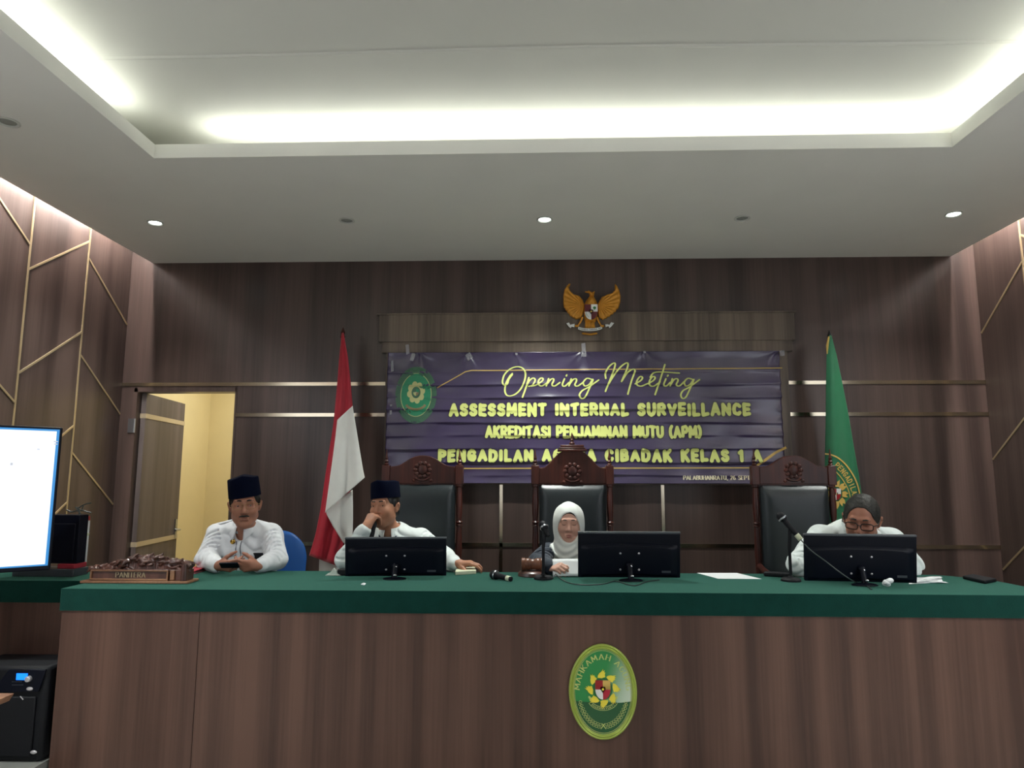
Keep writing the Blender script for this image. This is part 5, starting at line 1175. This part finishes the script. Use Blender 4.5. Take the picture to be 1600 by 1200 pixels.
    def peci(s, m='velvet', height=.105, roll=0., z0=.052, back=.0, crease=.012):
        b = MB(); c, sn = math.cos(roll), math.sin(roll); n = 48
        rows = [(.0865, .1035, 0, 0), (.0868, .104, .004, 0), (.085, .102, height*.55, 0), (.083, .099, height*.93, 0), (.081, .096, height*.985, 0), (.076, .090, height, 0), (.04, .05, height-.002, 1), (.012, .016, height-.003, 1)]
        v = []
        for (ra, rb, z, q) in rows:
            for j in range(n):
                t = 2*math.pi*j/n; x, f = ra*math.cos(t), rb*math.sin(t)-.012
                zz = z+(crease*max(0, 1-abs(x)/.06) if z > height*.9 else 0)-.18*(f+.012)*(0 if z > height*.5 else -.0) - back*(-(f)) 
                X, Z = x*c+zz*-sn*1., x*sn+zz*c
                v.append(s.H(X, f, z0+Z))
        k = len(rows); f = [(i*n+j, i*n+(j+1) % n, (i+1)*n+(j+1) % n, (i+1)*n+j) for i in range(k-1) for j in range(n)]+[tuple((k-1)*n+j for j in range(n)), tuple(range(n-1, -1, -1))]
        b.add(v, f); return b.build('peci_cap', m, s.t, ang=50)
    def hair(s, m='hair', under_cap=True, h=.0045):
        k = s.sc; C = Field(s.c-.19*k, s.c+.19*k, h)
        C.ell(s.H(0, -.014, .036), np.array((.0815, .0985, .0935 if not under_cap else .080))*k, R=s.M, k=.01)
        for q in (-1, 1): C.cap(s.H(q*.074, .012, .035), s.H(q*.073, .014, .004), .009*k, .006*k, k=.008)
        C.ell(s.H(0, -.062, -.025), np.array((.062, .045, .05))*k, R=s.M, k=.02)
        C.ell(s.H(0, .098, .006), np.array((.073, .080, .090 if not under_cap else .085))*k, R=s.M, k=.006, op='-')
        C.ell(s.H(0, .05, -.075), np.array((.10, .085, .07))*k, R=s.M, k=.006, op='-')
        if not under_cap: C.warp(lambda x, y, z: .0016*np.sin(150*x+40*y)*np.sin(60*z+90*y))
        V, Q = C.mesh(); b = MB(); b.add(V, [tuple(q) for q in Q]); return b.build('hair', m, s.t, ang=180)
    def glasses(s, m='frame', th=.0019, w_=.026, hgt=.017, z=.006, half=False):
        b = MB(); k = s.sc
        for q in (-1, 1):
            P = []
            for t in np.linspace(0, 2*math.pi, 29):
                c, sn = math.cos(t), math.sin(t); e = .55
                x = q*.034+w_*math.copysign(abs(c)**e, c); zz = z+hgt*math.copysign(abs(sn)**e, sn); P.append(s.H(x, .1035-.9*(x*x)*2.2, zz))
            b.tube(P, th*k, 8, caps=False)
            b.tube([s.H(q*(.034+w_), .096, z+hgt*.5), s.H(q*.079, .075, z+hgt*.45), s.H(q*.084, -.005, z+.012), s.H(q*.082, -.02, z)], th*k, 8)
        b.tube([s.H(-.009, .1035, z+.006), s.H(0, .108, z+.009), s.H(.009, .1035, z+.006)], th*k, 8)
        return b.build('eyeglasses', m, s.t)
def legs(x, y, wd=.10):
    return dict(knL=np.array((x-wd-.02, y-.44, PLAT+.53)), knR=np.array((x+wd+.02, y-.44, PLAT+.53)), anL=np.array((x-wd-.02, y-.40, PLAT+.085)), anR=np.array((x+wd+.02, y-.40, PLAT+.085)))

# --- man at the left end, cap and moustache, holding a phone
p1 = Person('man in a white shirt and navy cap at the left end, thumbing a phone', (-1.86, 4.62, PLAT), at(381.5, 789, 4.28), yaw=.36, pitch=.06, roll=.05, sc=1.12, skin='skin1')
A = lambda px, py, Y: at(px, py, Y)
x1c = A(384, 840, 4.55)[0]
J = dict(pelvis=np.array((x1c, 4.66, PLAT+.50)), neck=A(384, 821, 4.48), shL=A(341, 836, 4.52), shR=A(423, 837, 4.52), elL=A(322, 880, 4.36)+(0, 0, .022), elR=A(431, 880, 4.36)+(0, 0, .022),
         wrL=A(341, 886, 4.16)+(0, 0, .012), wrR=A(404, 885, 4.16)+(0, 0, .012)); J.update(legs(x1c, 4.66))
J['elL'][2] = max(J['elL'][2], BT+.066); J['elR'][2] = max(J['elR'][2], BT+.066); J['wrL'][2] = J['wrR'][2] = BT+.050
p1.sk(J)
p1.hand('L', (.80, -.25, .0), (.25, .75, .35), [(.5, .7, .4), (.6, .8, .5), (.7, .9, .5), (.8, .9, .5)], thumb=.6)
p1.hand('R', (-.82, -.25, .02), (-.20, .75, .30), [(.5, .6, .4), (.6, .7, .4), (.7, .8, .5), (.8, .9, .5)], thumb=.8)
p1.finish(); p1.lips(); p1.eyes(0, .45); p1.brows(); p1.hair(); p1.peci(roll=.10, height=.106, z0=.050, crease=.016)
p1.glasses('frameg', th=.0012, w_=.025, hgt=.016)
b = MB(); b.tube([p1.H(-.026, .090, -.052), p1.H(-.012, .0975, -.0475), p1.H(0, .099, -.048), p1.H(.012, .0975, -.0475), p1.H(.026, .090, -.052)], [.003, .0052, .005, .0052, .003], 8); b.build('moustache', 'hairg', p1.t)
p1.cloth('shirt', 'shirt', fold=.008, seed=1, sleeve=.92); p1.trousers(); p1.collar('shirt', r=.070, point=.040)
b = MB()                                                          # button placket, seams, epaulettes, badge, name tag
N = J['neck']
for dx in (-.014, .016): b.tube([p1.on_front(N[0]+dx*1.0-.006, N[2]-.092-.012*i, .003) for i in range(20)], .0022, 6)
b.build('placket_seam', 'navy', p1.t)
for q, sh in ((-1, J['shL']), (1, J['shR'])):
    b = MB(); b.grid(lambda u, v: np.array((sh[0]+q*.02-q*.105*u, sh[1]-.028+.056*v, sh[2]+.072+.026*u-.012*(2*v-1)**2)), 10, 6); b.build('epaulette', 'shirt', p1.t, solid=.006)
q = A(364.5, 846, 4.4); c = p1.on_front(q[0], q[2], .006); b = MB(); b.lathe([(.016, 0), (.016, .004), (.011, .007), (.003, .009)], c, 20, ax=(0, -1, 0)); b.build('lapel_badge', 'brass', p1.t)
q = A(399, 870, 4.38); c = p1.on_front(q[0], q[2], .005); b = MB(); b.box(c, (.078, .008, .040), R=rotz(.1)); b.build('name_tag', 'blackm', p1.t, bevel=.003)
q = A(372, 883, 4.10); ph = np.array((A(359, 885, 4.09)[0], 4.085, BT+.062)); b = MB(); Rp = rotz(.15)@rotx(-.55); b.box(ph, (.105, .062, .010), R=Rp)
tag(b.build('mobile_phone', 'black', origin=ph, bevel=.004), 'dark phone held in both hands by the man at the left end', 'phone')

# --- man with a cap, hand at his mouth, microphone in the fist
p2 = Person('man in navy cap resting a hand on his mouth, behind the first monitor', (-.95, 4.78, PLAT), at(590, 790, 4.45), yaw=-.30, pitch=.0, roll=.05, sc=1.06, skin='skin2')
x2 = A(618, 850, 4.68)[0]
J = dict(pelvis=np.array((x2+.01, 4.78, PLAT+.50)), neck=A(610, 829, 4.60), shL=A(572, 848, 4.62), shR=A(656, 843, 4.66), elL=A(540, 886, 4.40), elR=A(695, 880, 4.55), wrL=A(571, 826, 4.36), wrR=A(713, 887, 4.33)); J.update(legs(x2, 4.78))
J['elL'][2] = max(J['elL'][2], BT+.060); J['elR'][2] = max(J['elR'][2], BT+.058); J['wrR'][2] = BT+.046
p2.sk(J)
kn = p2.H(-.008, .128, -.058)
p2.hand('L', kn-J['wrL']+np.array((.0, 0, .02)), (.30, .50, -.80), [(1.0, .75, .4), (1.05, .8, .4), (1.1, .85, .4), (1.15, .9, .4)], thumb=.9, sc=1.12)
p2.hand('R', (.93, -.10, .10), (-.05, .1, -1), [(.35, .45, .3), (.38, .5, .3), (.42, .5, .3), (.5, .5, .3)], thumb=.3, spread=.35, sc=1.05)
p2.finish(); p2.lips(); p2.eyes(.12, .05); p2.brows(); p2.hair(); p2.peci(roll=.03, height=.098, z0=.054, crease=.012)
p2.cloth('shirt', 'shirt2', fold=.0075, seed=2, sleeve=.95); p2.trousers(); p2.collar('shirt2', 'navy', r=.068, point=.045)
N = J['neck']; b = MB()
for q in (-1, 1): b.tube([N+np.array((q*.060, -.045, -.004)), N+np.array((q*.050, -.085, -.035)), p2.on_front(N[0]+q*.035, N[2]-.11, .004), p2.on_front(N[0]+q*.012, N[2]-.20, .004)], .007, 8, flat=.35)
b.build('lanyard', 'navy', p2.t)
W = J['wrL']; b = MB(); d = (J['elL']-W); d /= np.linalg.norm(d); b.lathe([(.036, 0), (.039, .004), (.039, .016), (.036, .02)], W+d*.012, 20, ax=d); b.build('wristwatch', 'blackm', p2.t)
b = MB(); a = kn+np.array((.004, -.008, -.045)); mic_body(b, a+np.array((.004, .004, .030)), a+np.array((-.022, -.030, -.165)), .021, .016)
c = a+np.array((.01, -.01, -.1)); tag(b.build('handheld_microphone', 'blackm', origin=c), 'dark microphone held upright in the fist of the man with his hand at his mouth', 'microphone')

# --- woman in the white headscarf, reading
p3 = Person('woman in a white headscarf and navy jacket, eyes lowered to a sheet she holds', (.24, 4.80, PLAT), at(889, 818.5, 4.50), yaw=-.03, pitch=.14, roll=-.02, sc=1.03, skin='skin3', lip='lip3')
x3 = A(888, 860, 4.65)[0]
J = dict(pelvis=np.array((x3, 4.80, PLAT+.48)), neck=A(888, 858, 4.63), shL=A(856, 868, 4.66), shR=A(922, 868, 4.66), elL=A(842, 893, 4.44), elR=A(938, 892, 4.44), wrL=A(857, 889, 4.21), wrR=A(917, 889, 4.24)); J.update(legs(x3, 4.80, .08))
for k, z in (('elL', .052), ('elR', .052), ('wrL', .045), ('wrR', .045)): J[k][2] = BT+z
p3.sk(J, closed=True, female=True)
p3.hand('L', (.62, -.55, .10), (.35, .30, -.75), [(.5, .8, .4), (.6, .9, .5), (.7, .9, .5), (.8, 1., .5)], thumb=.8, sc=.92)
p3.hand('R', (-.55, -.45, .10), (-.30, .40, -.75), [(.5, .8, .4), (.6, .9, .5), (.7, .9, .5), (.8, 1., .5)], thumb=.8, sc=.92)
p3.finish(); p3.lips(); p3.brows('hair', .0024)
for q in (-1, 1):
    b = MB(); b.tube([p3.H(q*(.0315-.012), .0885, .0065), p3.H(q*.0315, .0905, .0030), p3.H(q*(.0315+.012), .0845, .0065)], .0014, 6); b.build('eyelash', 'hair', p3.t)
p3.cloth('jacket', 'jacket', fold=.007, seed=3, sleeve=.99, cut=0); p3.trousers('jacket')
k = p3.sc; C = Field(p3.c-np.array((.24, .24, .36)), p3.c+np.array((.24, .22, .18)), .004); M = p3.M; H = p3.H
C.ell(H(0, -.020, .026), np.array((.095, .112, .102))*k, R=M, k=.02)
C.ell(H(0, .004, -.055), np.array((.094, .098, .10))*k, R=M, k=.05)
N = J['neck']
C.ell(N+(0, -.022, -.005), (.094, .105, .085), k=.05); C.ell(N+(-.004, -.060, -.065), (.100, .085, .085), k=.05); C.ell(N+(0, .03, -.03), (.12, .09, .08), k=.04)
C.cap(N+(-.06, -.02, .005), N+(-.122, -.012, -.018), .040, .034, k=.04); C.cap(N+(.06, -.02, .005), N+(.122, -.012, -.018), .040, .034, k=.04)
def hj(x, y, z):
    r = np.sqrt((x-N[0])**2+((z-(N[2]+.075)))**2); m_ = np.clip((N[2]+.06-z)/.03, 0, 1)*np.clip((N[1]+.02-y)/.03, 0, 1)
    return .0042*np.sin(r*150+14*(x-N[0])+1.5*np.sin(30*(x-N[0])))*m_+.0018*np.sin(70*x+40*y)*(1-m_)
C.warp(hj)
C.ell(H(0, .120, -.022), np.array((.0775, .110, .0860))*k, R=M, k=.008, op='-'); C.ell(H(0, .10, .035), np.array((.048, .09, .041))*k, R=M, k=.012, op='-')
V, Q = C.mesh(); b = MB(); b.add(V, [tuple(q) for q in Q]); o = b.build('headscarf', 'hijab', p3.t, ang=180); md = o.modifiers.new('soften', 'SMOOTH'); md.factor = .5; md.iterations = 2
C = Field(p3.c-.15, p3.c+.15, .004); C.ell(H(0, -.006, .030), np.array((.0805, .094, .0905))*k, R=M, k=.01); C.ell(H(0, .112, -.008), np.array((.085, .07, .0950))*k, R=M, k=.006, op='-'); C.half(H(0, 0, .02), -M[:, 2])
V, Q = C.mesh(); b = MB(); b.add(V, [tuple(q) for q in Q]); b.build('under_scarf', 'blackm', p3.t, ang=180)
c = np.array((A(889, 889, 4.16)[0], 4.165, BT+.050)); b = MB(); Rp = rotx(.95)
b.grid(lambda u, v: c+Rp@np.array(((u-.5)*.19, (v-.5)*.11, .004*math.sin(3*u))), 8, 6)
tag(b.build('paper_sheet', 'paper', origin=c, solid=.001), 'pale sheet held up by the woman in the white headscarf', 'paper')
q = atz(897, 899, BT); b = MB(); b.bx(q[0]-.07, q[0]+.06, q[1]-.015, q[1]+.06, BT+.001, BT+.012); tag(b.build('notebook', 'black', origin=(q[0], q[1], BT), bevel=.003), 'dark notebook on the cloth under the sheet held by the woman', 'notebook')

# --- man with dark glasses at the right, leaning over the bench
p4 = Person('bareheaded man in dark glasses and white shirt, bent down behind the right monitor', (2.1, 4.75, PLAT), at(1343, 819, 4.10), yaw=-.56, pitch=.30, roll=-.10, sc=1.17, skin='skin4')
x4 = A(1335, 850, 4.5)[0]
J = dict(pelvis=np.array((x4+.0, 4.78, PLAT+.50)), neck=A(1337, 823, 4.36), shL=A(1280, 841, 4.42), shR=A(1394, 845, 4.42), elL=A(1249, 888, 4.24), elR=A(1424, 890, 4.24), wrL=A(1302, 893, 4.12), wrR=A(1388, 893, 4.12)); J.update(legs(x4, 4.78))
for k, z in (('elL', .070), ('elR', .070), ('wrL', .048), ('wrR', .048)): J[k][2] = BT+z
p4.sk(J, closed=True)
p4.hand('L', (.8, -.25, .0), (.15, .5, -.8), [(.5, .7, .4), (.6, .8, .5), (.7, .9, .5), (.8, .9, .5)], thumb=.7)
p4.hand('R', (-.8, -.25, .0), (-.15, .5, -.8), [(.5, .7, .4), (.6, .8, .5), (.7, .9, .5), (.8, .9, .5)], thumb=.7)
p4.finish(); p4.lips(); p4.brows('hairg'); p4.hair('hairg', under_cap=False); p4.glasses('frame', th=.0024, w_=.027, hgt=.0165, z=.004)
p4.cloth('shirt', 'shirt2', fold=.008, seed=6, sleeve=.92); p4.trousers(); p4.collar('shirt2', r=.074, point=.045)

# ------------------------------------------------------------------ parts of parts
NEST = {'border_line': 'field', 'lettering': ('field', 'green_cloth', 'block'), 'lower_field': 'field', 'garland': 'field', 'back_bulge': 'back_shell', 'screw': 'back_shell', 'rating_sticker': 'back_shell',
        'top_bezel': 'back_shell', 'hinge_cap': 'stand_arm', 'head_ring': 'microphone_body', 'pale_sleeve': 'microphone_body', 'display': 'control_panel', 'knob': 'control_panel', 'panel_marks': 'control_panel',
        'finial': ('post_block', 'pole'), 'gold_ring': 'green_cloth', 'sun_flames': 'green_cloth', 'carved_roundel': 'crest_board', 'crest_cap': 'crest_board', 'top_finial': 'crest_board',
        'collar': 'shirt', 'placket_seam': 'shirt', 'lapel_badge': 'shirt', 'name_tag': 'shirt', 'epaulette': 'shirt', 'door_strip': 'door_leaf', 'door_handle': 'door_leaf', 'shield_tree': 'shield', 'shield_stalk': 'shield',
        'screen_mark': 'screen', 'tube_band': 'tube_body'}
def mid(o):
    v = [Vector(c) for c in o.bound_box]; return sum(v, Vector())/8
for root in [o for o in COL.objects if o.type == 'EMPTY' and o.parent is None]:
    kids = list(root.children)
    for k in kids:
        want = NEST.get(k.name.split('.')[0]); want = (want,) if isinstance(want, str) else (want or ())
        c = [q for q in kids if q.name.split('.')[0] in want]
        if c: k.parent = min(c, key=lambda q: (mid(q)-mid(k)).length)
